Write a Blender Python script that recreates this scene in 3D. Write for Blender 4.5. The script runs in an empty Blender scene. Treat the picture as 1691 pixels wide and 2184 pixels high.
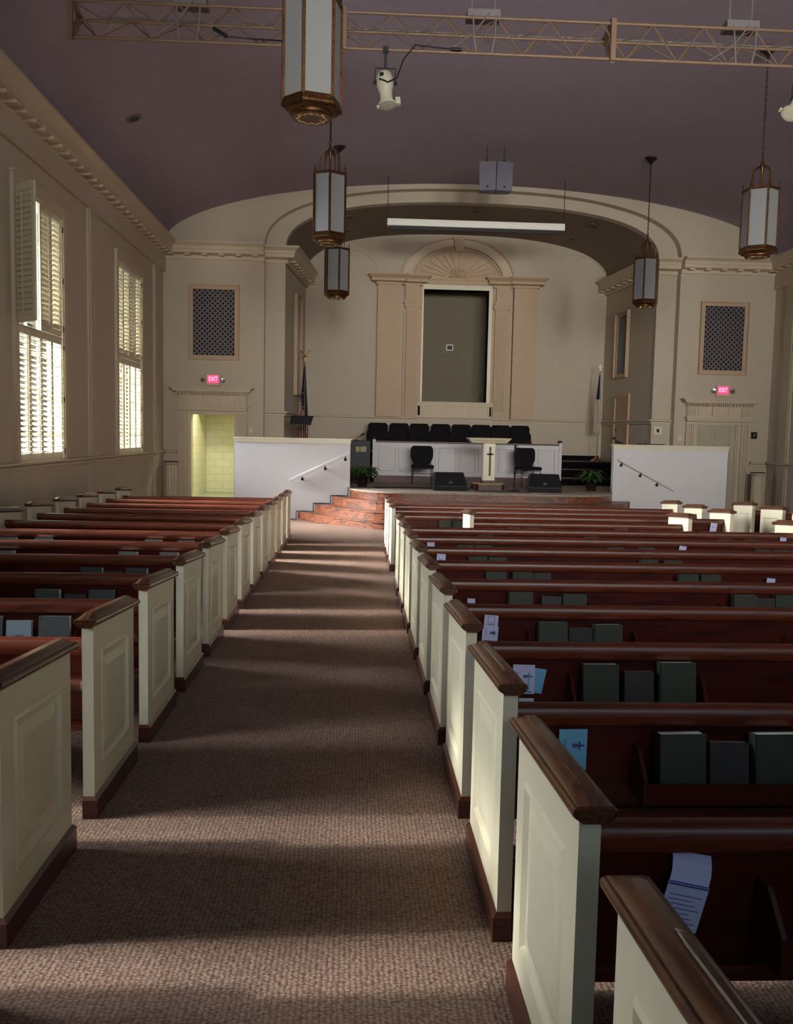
import bpy, bmesh, math, random
from math import sin, cos, pi, radians as R, sqrt, atan2
from mathutils import Vector, Matrix

scn = bpy.context.scene
C = scn.collection
random.seed(7)
K = 0.014                                   # the nave floor falls gently toward the chancel
def fz(y): return -K * min(y, 21.5)

# ------------------------------------------------------------------ camera
cd = bpy.data.cameras.new('camera'); cam = bpy.data.objects.new('camera', cd); C.objects.link(cam)
cd.sensor_fit = 'HORIZONTAL'; cd.sensor_width = 36.0; cd.lens = 36.0 * 1900.0 / 1691.0
cd.clip_start = 0.05; cd.clip_end = 200
_r = Vector((0.998729, -0.04599018, 0.02062233)); _u = Vector((-0.01659563, 0.08628028, 0.99613267)); _w = Vector((0.04759163, 0.99520883, -0.08540738))
cam.matrix_world = Matrix(((_r.x, _u.x, -_w.x, 0), (_r.y, _u.y, -_w.y, 0), (_r.z, _u.z, -_w.z, 1.55), (0, 0, 0, 1)))
scn.camera = cam

# ------------------------------------------------------------------ world, exposure
wd = bpy.data.worlds.new('sky'); scn.world = wd; wd.use_nodes = True
bg = wd.node_tree.nodes['Background']; bg.inputs[0].default_value = (0.62, 0.80, 1.0, 1); bg.inputs[1].default_value = 1.6
vs = scn.view_settings; vs.view_transform = 'Standard'; vs.look = 'None'; vs.gamma = 1.0; vs.use_curve_mapping = False
vs.exposure = 0.68
try:
    scn.cycles.max_bounces = 8; scn.cycles.diffuse_bounces = 5; scn.cycles.glossy_bounces = 3
    scn.cycles.sample_clamp_indirect = 4.0; scn.cycles.caustics_reflective = False; scn.cycles.caustics_refractive = False
    scn.cycles.use_denoising = True
except Exception: pass

def area(name, loc, direction, sx, sy, power, col, spread=180):
    l = bpy.data.lights.new(name, 'AREA'); l.shape = 'RECTANGLE'; l.size = sx; l.size_y = sy; l.energy = power; l.color = col
    l.spread = R(spread)
    o = bpy.data.objects.new(name, l); C.objects.link(o); o.location = loc
    o.rotation_euler = Vector(direction).to_track_quat('-Z', 'Y').to_euler()
    return o
XL, XR, YF, YB = -4.45, 9.88, 21.0, -2.2     # nave walls
WINY = [3.02, 7.97, 12.92, 17.87]            # window centres along the side walls
LOWSKY = {3.02: 150, 7.97: 200, 12.92: 1300, 17.87: 700}
for y in WINY:                               # daylight outside every window
    area('daylight_left', (XL - 1.0, y, 2.6), (1, 0, 0.05), 2.3, 4.6, 380, (0.80, 0.90, 1.0))
    area('daylight_left_low_sky', (XL - 2.2, y + (.5 if y > 9 else 0), 3.1), (1, -.24 if y > 9 else 0, -0.42), 2.2, 2.4, LOWSKY[y], (1.0, 0.95, 0.90), 56 if y > 15 else 74)
    area('daylight_right', (XR + 1.0, y, 2.6), (-1, 0, -0.36), 2.3, 4.6, 42, (1.0, 0.84, 0.70), 80)
REARX = (0.4, 3.3, 6.4)
for x in REARX: area('added_rear_light', (x, YB - 1.1, 4.4), (0, 1, 0.03), 2.4, 3.4, 140, (1.0, 0.90, 0.80), 52)  # assumed light from behind, added to brighten the front walls
sl = bpy.data.lights.new('sun', 'SUN'); sl.energy = 4.5; sl.angle = R(3.0); sl.color = (1.0, 0.93, 0.82)
so = bpy.data.objects.new('sun', sl); C.objects.link(so)
so.rotation_euler = Vector((0.88, 0.03, -0.44)).to_track_quat('-Z', 'Y').to_euler()

# ------------------------------------------------------------------ materials
def mat(name, col, rough=0.6, metal=0.0, var=0.10, vscale=6.0, bump=0.0, bscale=60.0, coat=0.0, spec=0.5, emit=None, estr=0.0, stretch=None, col2=None):
    m = bpy.data.materials.new(name); m.use_nodes = True; nt = m.node_tree; nd = nt.nodes; lk = nt.links
    p = nd['Principled BSDF']; p.inputs['Roughness'].default_value = rough; p.inputs['Metallic'].default_value = metal
    p.inputs['Specular IOR Level'].default_value = spec
    if coat: p.inputs['Coat Weight'].default_value = coat; p.inputs['Coat Roughness'].default_value = 0.12
    tc = nd.new('ShaderNodeTexCoord'); mp = nd.new('ShaderNodeMapping'); lk.new(tc.outputs['Object'], mp.inputs[0])
    if stretch: mp.inputs['Scale'].default_value = stretch
    n = nd.new('ShaderNodeTexNoise'); n.inputs['Scale'].default_value = vscale; n.inputs['Detail'].default_value = 5
    lk.new(mp.outputs[0], n.inputs[0])
    cr = nd.new('ShaderNodeValToRGB'); c2 = col2 or tuple(c * (1 - var) for c in col)
    cr.color_ramp.elements[0].position = 0.35; cr.color_ramp.elements[1].position = 0.65
    cr.color_ramp.elements[0].color = (*c2, 1); cr.color_ramp.elements[1].color = (*col, 1)
    lk.new(n.outputs[0], cr.inputs[0]); lk.new(cr.outputs[0], p.inputs['Base Color'])
    if bump:
        b = nd.new('ShaderNodeBump'); b.inputs['Strength'].default_value = bump; b.inputs['Distance'].default_value = 0.01
        n2 = nd.new('ShaderNodeTexNoise'); n2.inputs['Scale'].default_value = bscale; n2.inputs['Detail'].default_value = 2
        lk.new(tc.outputs['Object'], n2.inputs[0]); lk.new(n2.outputs[0], b.inputs['Height']); lk.new(b.outputs[0], p.inputs['Normal'])
    if emit: p.inputs['Emission Color'].default_value = (*emit, 1); p.inputs['Emission Strength'].default_value = estr
    return m

def carpet(name, c1, c2, s=1.0):
    m = bpy.data.materials.new(name); m.use_nodes = True; nt = m.node_tree; nd = nt.nodes; lk = nt.links
    p = nd['Principled BSDF']; p.inputs['Roughness'].default_value = 0.95; p.inputs['Specular IOR Level'].default_value = 0.15
    tc = nd.new('ShaderNodeTexCoord'); mp = nd.new('ShaderNodeMapping'); lk.new(tc.outputs['Object'], mp.inputs[0])
    mp.inputs['Scale'].default_value = (60 * s, 118 * s, 1)
    v = nd.new('ShaderNodeTexVoronoi'); v.inputs['Scale'].default_value = 1.0; v.inputs['Randomness'].default_value = 0.45
    lk.new(mp.outputs[0], v.inputs[0])
    n = nd.new('ShaderNodeTexNoise'); n.inputs['Scale'].default_value = 3.0; n.inputs['Detail'].default_value = 6; lk.new(tc.outputs['Object'], n.inputs[0])
    n3 = nd.new('ShaderNodeTexNoise'); n3.inputs['Scale'].default_value = 240.0; lk.new(tc.outputs['Object'], n3.inputs[0])
    ad = nd.new('ShaderNodeMath'); ad.operation = 'ADD'; lk.new(v.outputs['Distance'], ad.inputs[0])
    ml = nd.new('ShaderNodeMath'); ml.operation = 'MULTIPLY'; ml.inputs[1].default_value = 0.5; lk.new(n3.outputs[0], ml.inputs[0]); lk.new(ml.outputs[0], ad.inputs[1])
    cr = nd.new('ShaderNodeValToRGB'); cr.color_ramp.elements[0].position = 0.35; cr.color_ramp.elements[1].position = 1.05
    cr.color_ramp.elements[0].color = (*c1, 1); cr.color_ramp.elements[1].color = (*c2, 1); lk.new(ad.outputs[0], cr.inputs[0])
    mx = nd.new('ShaderNodeMixRGB'); mx.blend_type = 'MULTIPLY'; mx.inputs[0].default_value = 0.25; lk.new(cr.outputs[0], mx.inputs[1]); lk.new(n.outputs[0], mx.inputs[2])
    lk.new(mx.outputs[0], p.inputs['Base Color'])
    b = nd.new('ShaderNodeBump'); b.invert = True; b.inputs['Strength'].default_value = 0.8; b.inputs['Distance'].default_value = 0.006
    lk.new(ad.outputs[0], b.inputs['Height']); lk.new(b.outputs[0], p.inputs['Normal'])
    return m

def wood(name, c1, c2, rough=0.35, scale=(1.5, 14, 14), ring=5.0, coat=0.3, detail=3.0):
    m = bpy.data.materials.new(name); m.use_nodes = True; nt = m.node_tree; nd = nt.nodes; lk = nt.links
    p = nd['Principled BSDF']; p.inputs['Roughness'].default_value = rough
    p.inputs['Coat Weight'].default_value = coat; p.inputs['Coat Roughness'].default_value = 0.15
    tc = nd.new('ShaderNodeTexCoord'); mp = nd.new('ShaderNodeMapping'); mp.inputs['Scale'].default_value = scale; lk.new(tc.outputs['Object'], mp.inputs[0])
    n = nd.new('ShaderNodeTexNoise'); n.inputs['Scale'].default_value = 1.0; n.inputs['Detail'].default_value = detail; n.inputs['Distortion'].default_value = 0.6
    lk.new(mp.outputs[0], n.inputs[0])
    ml = nd.new('ShaderNodeMath'); ml.operation = 'MULTIPLY'; ml.inputs[1].default_value = ring; lk.new(n.outputs[0], ml.inputs[0])
    fr = nd.new('ShaderNodeMath'); fr.operation = 'PINGPONG'; fr.inputs[1].default_value = 0.5; lk.new(ml.outputs[0], fr.inputs[0])
    cr = nd.new('ShaderNodeValToRGB'); cr.color_ramp.elements[0].position = 0.02; cr.color_ramp.elements[1].position = 0.30
    cr.color_ramp.elements[0].color = (*c2, 1); cr.color_ramp.elements[1].color = (*c1, 1)
    lk.new(fr.outputs[0], cr.inputs[0]); lk.new(cr.outputs[0], p.inputs['Base Color'])
    return m

def blocks(name, col):
    m = bpy.data.materials.new(name); m.use_nodes = True; nt = m.node_tree; nd = nt.nodes; lk = nt.links
    p = nd['Principled BSDF']; p.inputs['Roughness'].default_value = 0.5
    tc = nd.new('ShaderNodeTexCoord'); sp = nd.new('ShaderNodeSeparateXYZ'); cb = nd.new('ShaderNodeCombineXYZ'); ad = nd.new('ShaderNodeMath')
    lk.new(tc.outputs['Object'], sp.inputs[0]); lk.new(sp.outputs[0], ad.inputs[0]); lk.new(sp.outputs[1], ad.inputs[1])
    lk.new(ad.outputs[0], cb.inputs[0]); lk.new(sp.outputs[2], cb.inputs[1])
    b = nd.new('ShaderNodeTexBrick'); b.inputs['Scale'].default_value = 1.0; b.inputs['Brick Width'].default_value = 0.4; b.inputs['Row Height'].default_value = 0.2
    b.inputs['Mortar Size'].default_value = 0.006; b.inputs['Color1'].default_value = (*col, 1); b.inputs['Color2'].default_value = (*[c * .96 for c in col], 1)
    b.inputs['Mortar'].default_value = (*[c * .72 for c in col], 1); lk.new(cb.outputs[0], b.inputs[0]); lk.new(b.outputs[0], p.inputs['Base Color'])
    return m

M = dict(
    carpet=carpet('carpet', (0.42, 0.285, 0.225), (0.145, 0.080, 0.060)),
    stage_carpet=carpet('stage_carpet', (0.50, 0.42, 0.36), (0.28, 0.22, 0.18), 0.9),
    black_carpet=carpet('black_carpet', (0.012, 0.008, 0.010), (0.004, 0.003, 0.004)),
    ceiling=mat('ceiling_light_tint', (0.315, 0.25, 0.31), 0.9, bump=0.6, bscale=38, var=0.05),  # bluish window light on a pale ceiling, put into the base colour
    wall=mat('wall_paint', (0.50, 0.42, 0.335), 0.85, bump=0.15, bscale=90, var=0.04),
    trim=mat('trim_paint', (0.55, 0.45, 0.33), 0.6, var=0.04),
    trim_warm=mat('pilaster_paint', (0.47, 0.325, 0.215), 0.6, var=0.04),
    niche=mat('niche_paint', (0.19, 0.16, 0.11), 0.8, var=0.08),
    white=mat('white_paint', (0.58, 0.55, 0.57), 0.7, bump=0.1, bscale=120, var=0.03),
    cream=mat('cream_paint', (0.60, 0.54, 0.405), 0.38, var=0.04, vscale=3),
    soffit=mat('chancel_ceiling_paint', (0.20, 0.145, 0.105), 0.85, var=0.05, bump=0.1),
    pew=wood('pew_mahogany', (0.052, 0.0045, 0.002), (0.024, 0.002, 0.0013), 0.42, (1.2, 9, 9), 3.0, 0.05),
    rail=wood('rail_mahogany', (0.105, 0.019, 0.006), (0.05, 0.008, 0.003), 0.38, (1.5, 30, 30), 4.0, 0.08),
    cap=wood('cap_walnut', (0.088, 0.029, 0.012), (0.036, 0.011, 0.006), 0.33, (30, 2.2, 30), 5.0, 0.18),
    cap_worn=mat('worn_bare_wood', (0.50, 0.42, 0.30), 0.7, vscale=40, var=0.3),
    base=wood('base_wood', (0.060, 0.013, 0.007), (0.028, 0.006, 0.004), 0.4, (4, 4, 30), 3.0, 0.2),
    oak=wood('stained_oak', (0.155, 0.040, 0.012), (0.036, 0.008, 0.003), 0.42, (1.1, 1.1, 6.0), 9.0, 0.06, 3.0),
    darkwood=wood('dark_red_wood', (0.070, 0.011, 0.006), (0.035, 0.005, 0.003), 0.5, (2, 2, 9), 4.0, 0.05),
    bronze=mat('aged_bronze', (0.13, 0.055, 0.022), 0.40, 0.85, vscale=25, var=0.5),
    darkmetal=mat('dark_metal', (0.035, 0.020, 0.018), 0.45, 0.7, var=0.3),
    black=mat('black_fabric', (0.006, 0.004, 0.006), 0.85, var=0.2, spec=0.2, bump=0.2, bscale=300),
    blackplastic=mat('black_plastic', (0.007, 0.006, 0.008), 0.5, var=0.2, spec=0.3),
    chrome=mat('chrome', (0.7, 0.7, 0.72), 0.2, 1.0, var=0.05),
    brass=mat('brass', (0.60, 0.38, 0.14), 0.25, 0.95, var=0.15),
    gold=mat('gilded_cross', (0.85, 0.72, 0.45), 0.35, 0.4, var=0.05),
    truss=mat('truss_paint', (0.17, 0.10, 0.060), 0.5, var=0.12),
    grey=mat('grey_paint', (0.14, 0.12, 0.12), 0.6, var=0.05),
    greybox=mat('speaker_grey', (0.15, 0.14, 0.18), 0.8, var=0.06, bump=0.3, bscale=400),
    spot=mat('spotlight_cream', (0.40, 0.37, 0.28), 0.5, var=0.12),
    grille=mat('grille_metal', (0.26, 0.23, 0.25), 0.5, 0.2, var=0.1),
    grillevoid=mat('grille_cloth', (0.010, 0.006, 0.010), 0.95, var=0.1),
    screen=mat('screen_case', (0.78, 0.75, 0.70), 0.5, var=0.03),
    shutter=mat('shutter_paint', (0.62, 0.56, 0.42), 0.5, var=0.04),
    green=mat('green_cloth', (0.022, 0.028, 0.016), 0.7, var=0.2, bump=0.2, bscale=500),
    greygreen=mat('grey_green_cloth', (0.045, 0.052, 0.052), 0.7, var=0.15, bump=0.2, bscale=500),
    bible=mat('dark_leatherette', (0.014, 0.007, 0.008), 0.6, var=0.2, bump=0.2, bscale=400),
    blueg=mat('slate_blue_cloth', (0.20, 0.25, 0.30), 0.7, var=0.1),
    pages=mat('page_edges', (0.90, 0.88, 0.80), 0.8, var=0.12, vscale=200, stretch=(1, 8, 1)),
    tan=mat('tan_page_edges', (0.62, 0.42, 0.22), 0.8, var=0.12, vscale=200, stretch=(1, 8, 1)),
    paper=mat('card_paper', (0.50, 0.50, 0.72), 0.7, var=0.03),
    bluepaper=mat('blue_card', (0.16, 0.42, 0.62), 0.7, var=0.1),
    ink=mat('blue_ink', (0.05, 0.05, 0.28), 0.7, var=0.1),
    leaf=mat('leaf_green', (0.035, 0.085, 0.022), 0.45, var=0.5, vscale=9),
    plasticwhite=mat('switch_plastic', (0.62, 0.56, 0.46), 0.4, var=0.03),
    red=mat('flag_red', (0.24, 0.030, 0.030), 0.7, var=0.2),
    navy=mat('flag_navy', (0.012, 0.014, 0.050), 0.7, var=0.2),
    flagwhite=mat('flag_white', (0.52, 0.42, 0.34), 0.7, var=0.1),
    exitred=mat('exit_red', (0.8, 0.02, 0.10), 0.4, emit=(1.0, 0.035, 0.13), estr=1.1),
    exitpink=mat('exit_letters', (0.9, 0.5, 0.6), 0.4, emit=(1.0, 0.42, 0.55), estr=1.2),
    exitcase=mat('exit_case', (0.56, 0.42, 0.34), 0.5, var=0.03),
    block=blocks('painted_block', (0.68, 0.67, 0.50)),
    roomfloor=mat('corridor_vinyl', (0.30, 0.33, 0.27), 0.35, var=0.1),
    door=mat('door_paint', (0.42, 0.36, 0.27), 0.5, var=0.04),
    pushplate=mat('push_plate', (0.38, 0.17, 0.06), 0.35, 0.6, var=0.1),
    ground=mat('lawn', (0.10, 0.16, 0.06), 0.9, var=0.4, vscale=0.6),
    label=mat('faded_label', (0.30, 0.27, 0.13), 0.6, var=0.3, vscale=60),
)
def glassm(name, col):
    m = mat(name, col, 0.35, var=0.03, vscale=2); nt = m.node_tree; p = nt.nodes['Principled BSDF']
    t = nt.nodes.new('ShaderNodeBsdfTranslucent'); t.inputs[0].default_value = (*col, 1)
    mx = nt.nodes.new('ShaderNodeMixShader'); mx.inputs[0].default_value = 0.55
    nt.links.new(p.outputs[0], mx.inputs[1]); nt.links.new(t.outputs[0], mx.inputs[2]); nt.links.new(mx.outputs[0], nt.nodes['Material Output'].inputs[0])
    return m
M['opal'] = glassm('opal_glass', (0.40, 0.40, 0.41))
def clearglass():
    m = bpy.data.materials.new('window_glass'); m.use_nodes = True; nt = m.node_tree; nt.nodes.clear()
    o = nt.nodes.new('ShaderNodeOutputMaterial'); g = nt.nodes.new('ShaderNodeBsdfGlossy'); g.inputs['Roughness'].default_value = 0.02
    t = nt.nodes.new('ShaderNodeBsdfTransparent'); t.inputs[0].default_value = (0.93, 0.97, 0.98, 1)
    f = nt.nodes.new('ShaderNodeFresnel'); f.inputs[0].default_value = 1.45; mx = nt.nodes.new('ShaderNodeMixShader')
    nt.links.new(f.outputs[0], mx.inputs[0]); nt.links.new(t.outputs[0], mx.inputs[1]); nt.links.new(g.outputs[0], mx.inputs[2]); nt.links.new(mx.outputs[0], o.inputs[0])
    return m
M['glass'] = clearglass()

# ------------------------------------------------------------------ mesh helpers
class MB:
    def __init__(s): s.v = []; s.f = []; s.m = []; s.mi = 0
    def add(s, vs, fs):
        n = len(s.v); s.v += [tuple(q) for q in vs]; s.f += [[i + n for i in f] for f in fs]; s.m += [s.mi] * len(fs); return s
    def box(s, x0, x1, y0, y1, z0, z1):
        if x0 > x1: x0, x1 = x1, x0
        if y0 > y1: y0, y1 = y1, y0
        return s.add([(x, y, z) for z in (z0, z1) for y in (y0, y1) for x in (x0, x1)],
                     [(0, 2, 3, 1), (4, 5, 7, 6), (0, 1, 5, 4), (2, 6, 7, 3), (0, 4, 6, 2), (1, 3, 7, 5)])
    def loft(s, rings, closed=True, caps=True):
        n = len(rings[0]); vs = [p for r in rings for p in r]; fs = []
        for i in range(len(rings) - 1):
            for j in range(n if closed else n - 1):
                k = (j + 1) % n; fs.append((i * n + j, i * n + k, (i + 1) * n + k, (i + 1) * n + j))
        if caps and closed: fs += [tuple(range(n))[::-1], tuple((len(rings) - 1) * n + j for j in range(n))]
        return s.add(vs, fs)
    def prism(s, poly, a, b, axis='y'):      # poly in the plane of the two other axes
        def P(p, t): return {'x': (t, p[0], p[1]), 'y': (p[0], t, p[1]), 'z': (p[0], p[1], t)}[axis]
        return s.loft([[P(p, a) for p in poly], [P(p, b) for p in poly]])
    def bar(s, a, b, w, h=None):             # square bar
        return s.tube([a, b], w / 2 * 1.414, 4, h and h / w)
    def tube(s, pts, r, n=8, asp=None, closed=False):
        pts = [Vector(p) for p in pts]; rings = []; N = len(pts); up0 = None
        for i, p in enumerate(pts):
            if closed: t = pts[(i + 1) % N] - pts[i - 1]
            else: t = pts[min(i + 1, N - 1)] - pts[max(i - 1, 0)]
            t.normalize(); ref = Vector((0, 0, 1)) if abs(t.z) < 0.9 else Vector((0, 1, 0))
            if up0 is not None: ref = up0
            u = t.cross(ref).normalized(); w = u.cross(t).normalized(); up0 = w
            rr = r[i] if isinstance(r, (list, tuple)) else r; o = pi / 4 if n == 4 else 0
            rings.append([p + u * cos(2 * pi * k / n + o) * rr + w * sin(2 * pi * k / n + o) * rr * (asp or 1) for k in range(n)])
        if closed: rings.append(rings[0]); return s.loft(rings, caps=False)
        return s.loft(rings)
    def lathe(s, prof, n=20, c=(0, 0, 0)):   # prof (r,z) bottom to top
        return s.loft([[(c[0] + r * cos(2 * pi * k / n), c[1] + r * sin(2 * pi * k / n), c[2] + z) for k in range(n)] for r, z in prof])
    def sphere(s, c, r, n=10, sz=1.0):
        return s.lathe([(max(1e-4, r * sin(pi * i / n)), -r * cos(pi * i / n) * sz) for i in range(n + 1)], n + 4, c)
    def xf(s, mtx, start=0):
        s.v = s.v[:start] + [tuple(mtx @ Vector(p)) for p in s.v[start:]]; return s
    def obj(s, name, mats, parent=None, loc=(0, 0, 0), smooth=None, bevel=0.0):
        me = bpy.data.meshes.new(name); me.from_pydata([tuple(p) for p in s.v], [], s.f)
        if not isinstance(mats, (list, tuple)): mats = [mats]
        for q in mats: me.materials.append(M[q] if isinstance(q, str) else q)
        if len(mats) > 1:
            for p, i in zip(me.polygons, s.m): p.material_index = i
        b = bmesh.new(); b.from_mesh(me); bmesh.ops.recalc_face_normals(b, faces=b.faces)
        if bevel: bmesh.ops.bevel(b, geom=b.edges[:], offset=bevel, segments=1, affect='EDGES', clamp_overlap=True)
        b.to_mesh(me); b.free()
        if smooth:
            me.shade_smooth(); me.set_sharp_from_angle(angle=R(smooth))
        me.update()
        o = bpy.data.objects.new(name, me); C.objects.link(o); o.parent = parent; o.location = loc
        return o
def tag(o, label, cat, group=None, kind=None):
    o['label'] = label; o['category'] = cat
    if group: o['group'] = group
    if kind: o['kind'] = kind
    return o
def empty(name, loc, label=None, cat=None, group=None, rz=0, kind=None):
    o = bpy.data.objects.new(name, None); C.objects.link(o); o.location = loc; o.rotation_euler = (0, 0, rz); o.empty_display_size = 0.1
    if label: o['label'] = label
    if cat: o['category'] = cat
    if group: o['group'] = group
    if kind: o['kind'] = kind
    return o
def struct(o, label=None, cat=None):
    o['kind'] = 'structure'
    if label: o['label'] = label
    if cat: o['category'] = cat
    return o
KIDS = {}
def copy_tree(o, loc, label, rz=None, group=None):
    def rec(q, par):
        c = q.copy(); C.objects.link(c); c.parent = par
        for ch in KIDS[q.name] if q.name in KIDS else []: rec(ch, c)
        return c
    def idx(q):
        KIDS[q.name] = list(q.children)
        for ch in KIDS[q.name]: idx(ch)
    idx(o); r = rec(o, None); r.location = loc; r['label'] = label
    if rz is not None: r.rotation_euler = (0, 0, rz)
    if group: r['group'] = group
    return r

def sweep(mb, path, prof, side=1):
    """sweep profile (out,z) along horizontal path (x,y) with mitres; out goes to the right of travel * side"""
    P = [Vector(p) for p in path]; rings = []
    for i in range(len(P)):
        d0 = (P[i] - P[i - 1]).normalized() if i else None
        d1 = (P[i + 1] - P[i]).normalized() if i < len(P) - 1 else None
        d0 = d0 or d1; d1 = d1 or d0
        n0 = Vector((d0.y, -d0.x)); n1 = Vector((d1.y, -d1.x)); n = (n0 + n1); n = n / max(0.2, n.dot(n0)) * side
        rings.append([(P[i].x + n.x * o, P[i].y + n.y * o, z) for o, z in prof])
    return mb.loft(rings)

# ------------------------------------------------------------------ room shell
WZ0, WZ1 = 1.10, 4.68; WHW = 0.92
def wall_cells(mb, along, lo, hi, z0, z1, holes, t0, t1):
    """box-cell wall. along 'y' => wall in x between t0,t1 ; holes (a0,a1,z0,z1)"""
    cuts = sorted({lo, hi, *[h[0] for h in holes], *[h[1] for h in holes]})
    for a, b in zip(cuts, cuts[1:]):
        zs = [(z0, z1)]
        for h in holes:
            if h[0] <= a and h[1] >= b:
                zs = [q for s, e in zs for q in ((s, min(e, h[2])), (max(s, h[3]), e)) if q[1] - q[0] > 1e-6]
        for s, e in zs:
            if along == 'y': mb.box(t0, t1, a, b, s, e)
            else: mb.box(a, b, t0, t1, s, e)
    return mb
fl = MB(); y0 = YB - .3; fl.loft([[(XL - .3, y, fz(y)), (XR + .3, y, fz(y)), (XR + .3, y, fz(y) - .2), (XL - .3, y, fz(y) - .2)] for y in (y0, 21.3)])
struct(fl.obj('floor', 'carpet'), 'brown textured carpet covering the nave floor and aisle', 'floor')
gr = MB(); gr.box(-40, XL - .35, -20, 45, -0.9, -0.6); struct(gr.obj('ground_left', 'ground'), 'ground outside the left windows', 'ground')
hol = [(y - WHW, y + WHW, WZ0, WZ1) for y in WINY]
w = MB(); wall_cells(w, 'y', YB, 21.3, -.5, 6.4, hol, XL - .30, XL)
struct(w.obj('wall_left', 'wall'), 'beige left side wall with tall shuttered windows', 'wall')
w = MB(); wall_cells(w, 'y', YB, 21.3, -.5, 6.4, hol, XR, XR + .30)
struct(w.obj('wall_right', 'wall'), 'beige right side wall of the nave', 'wall')
w = MB(); wall_cells(w, 'x', XL - .3, XR + .3, -.1, 7.6, [(x - .9, x + .9, 1.6, 5.4) for x in REARX], YB - .25, YB); struct(w.obj('wall_back', 'wall'), 'beige wall behind the camera', 'wall')
CX = 2.715; CA = (XR - XL) / 2; CZ = 5.80; CR = 1.55
def ceil_z(x): return CZ + CR * sqrt(max(0, 1 - ((x - CX) / CA) ** 2))
ce = MB(); NS = 56; prof = [(CX - CA * cos(pi * i / NS), CZ + CR * sin(pi * i / NS)) for i in range(NS + 1)]
ring = lambda y: [(x, y, z) for x, z in prof] + [(x, y, 7.75) for x, z in prof[::-1]]
ce.loft([ring(YB - .2), ring(21.3)]); struct(ce.obj('ceiling', 'ceiling', smooth=30), 'barrel vaulted ceiling coloured mauve-grey for the window light, with sprayed texture', 'ceiling')

# front wall with the chancel arch -------------------------------------------------
def sup(dx, a, rise, z0, n): return z0 + rise * max(0, 1 - abs(dx / a) ** n) ** (1 / n)
OA, OZ, OR_, ON = 4.86, 5.82, 1.42, 2.4         # outer arch
IA, IZ, IR_, IN_ = 4.40, 5.82, 1.18, 2.5         # inner arch
DL = (-3.83, -2.80); DR = (8.12, 9.12); DTOP = 1.97
fw = MB()
wall_cells(fw, 'x', XL, CX - OA, -.5, CZ, [(DL[0], DL[1], fz(21), DTOP)], 21.0, 21.25)
wall_cells(fw, 'x', CX + OA, XR, -.5, CZ, [(DR[0], DR[1], fz(21), DTOP)], 21.0, 21.25)
def strip(mb, xs, lo, hi, y0, y1):
    r = [[(x, y0, lo(x)), (x, y0, hi(x)), (x, y1, hi(x)), (x, y1, lo(x))] for x in xs]; mb.loft(r)
xs = [CX - OA * cos(pi * i / 60) for i in range(61)]
strip(fw, xs, lambda x: sup(x - CX, OA, OR_, OZ, ON), lambda x: ceil_z(x) + .03, 21.0, 21.25)
strip(fw, [XL + (CX - OA - XL) * i / 12 for i in range(13)], lambda x: CZ - .01, lambda x: ceil_z(x) + .03, 21.0, 21.25)
strip(fw, [CX + OA + (XR - CX - OA) * i / 12 for i in range(13)], lambda x: CZ - .01, lambda x: ceil_z(x) + .03, 21.0, 21.25)
struct(fw.obj('wall_front', 'wall'), 'beige front wall with the wide chancel arch and a door at each side', 'wall')
fi = MB()
for s in (-1, 1): fi.box(CX + s * IA, CX + s * 5.4, 21.25, 21.5, -.4, 5.83)
xs = [CX - IA * cos(pi * i / 60) for i in range(61)]
strip(fi, xs, lambda x: sup(x - CX, IA, IR_, IZ, IN_), lambda x: 7.4, 21.25, 21.5)
for s in (-1, 1): fi.box(CX + s * IA, CX + s * 5.4, 21.25, 21.5, 5.83, 7.4)
struct(fi.obj('wall_front_inner', 'wall'), 'recessed inner face of the chancel arch', 'wall')
# chancel
YC = 24.6; BA = 4.10
cl = MB()
strip_r = []
for yy, a in ((21.5, IA), (YC, BA)):
    strip_r.append([(CX - a * cos(pi * i / 60), yy, sup(a * cos(pi * i / 60), a, IR_ - (.0 if yy < 22 else .0), IZ, IN_)) for i in range(61)] +
                   [(CX + a * cos(pi * i / 60), yy, 7.6) for i in range(61)])
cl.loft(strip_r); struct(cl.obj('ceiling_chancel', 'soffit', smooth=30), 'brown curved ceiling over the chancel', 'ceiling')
NX0, NX1, NZ0, NZ1 = 1.78, 3.58, 2.50, 5.53
for s, nm in ((-1, 'left'), (1, 'right')):
    w = MB(); w.loft([[(CX + s * IA, 21.5, z), (CX + s * (IA + .25), 21.5, z), (CX + s * (BA + .25), YC + .2, z), (CX + s * BA, YC + .2, z)] for z in (.0, 5.84)])
    struct(w.obj('wall_chancel_' + nm, 'wall'), 'beige %s side wall of the chancel' % nm, 'wall')
w = MB(); wall_cells(w, 'x', CX - BA - .3, CX + BA + .3, 0, 7.2, [(NX0, NX1, NZ0, NZ1)], YC, YC + .3)
struct(w.obj('wall_chancel_back', 'wall'), 'beige back wall of the chancel around the central niche', 'wall')
w = MB(); w.box(NX0 - .35, NX0 - .25, YC + .3, YC + 1.7, 2.3, 5.9); w.box(NX1 + .25, NX1 + .35, YC + .3, YC + 1.7, 2.3, 5.9); w.box(NX0 - .35, NX1 + .35, YC + 1.6, YC + 1.7, 2.3, 5.9)
w.box(NX0 - .35, NX1 + .35, YC + .3, YC + 1.7, 5.8, 5.9); w.box(NX0 - .35, NX1 + .35, YC + .3, YC + 1.7, 2.3, 2.42)
struct(w.obj('wall_niche', 'niche'), 'dark olive lining of the central niche', 'wall')
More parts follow.
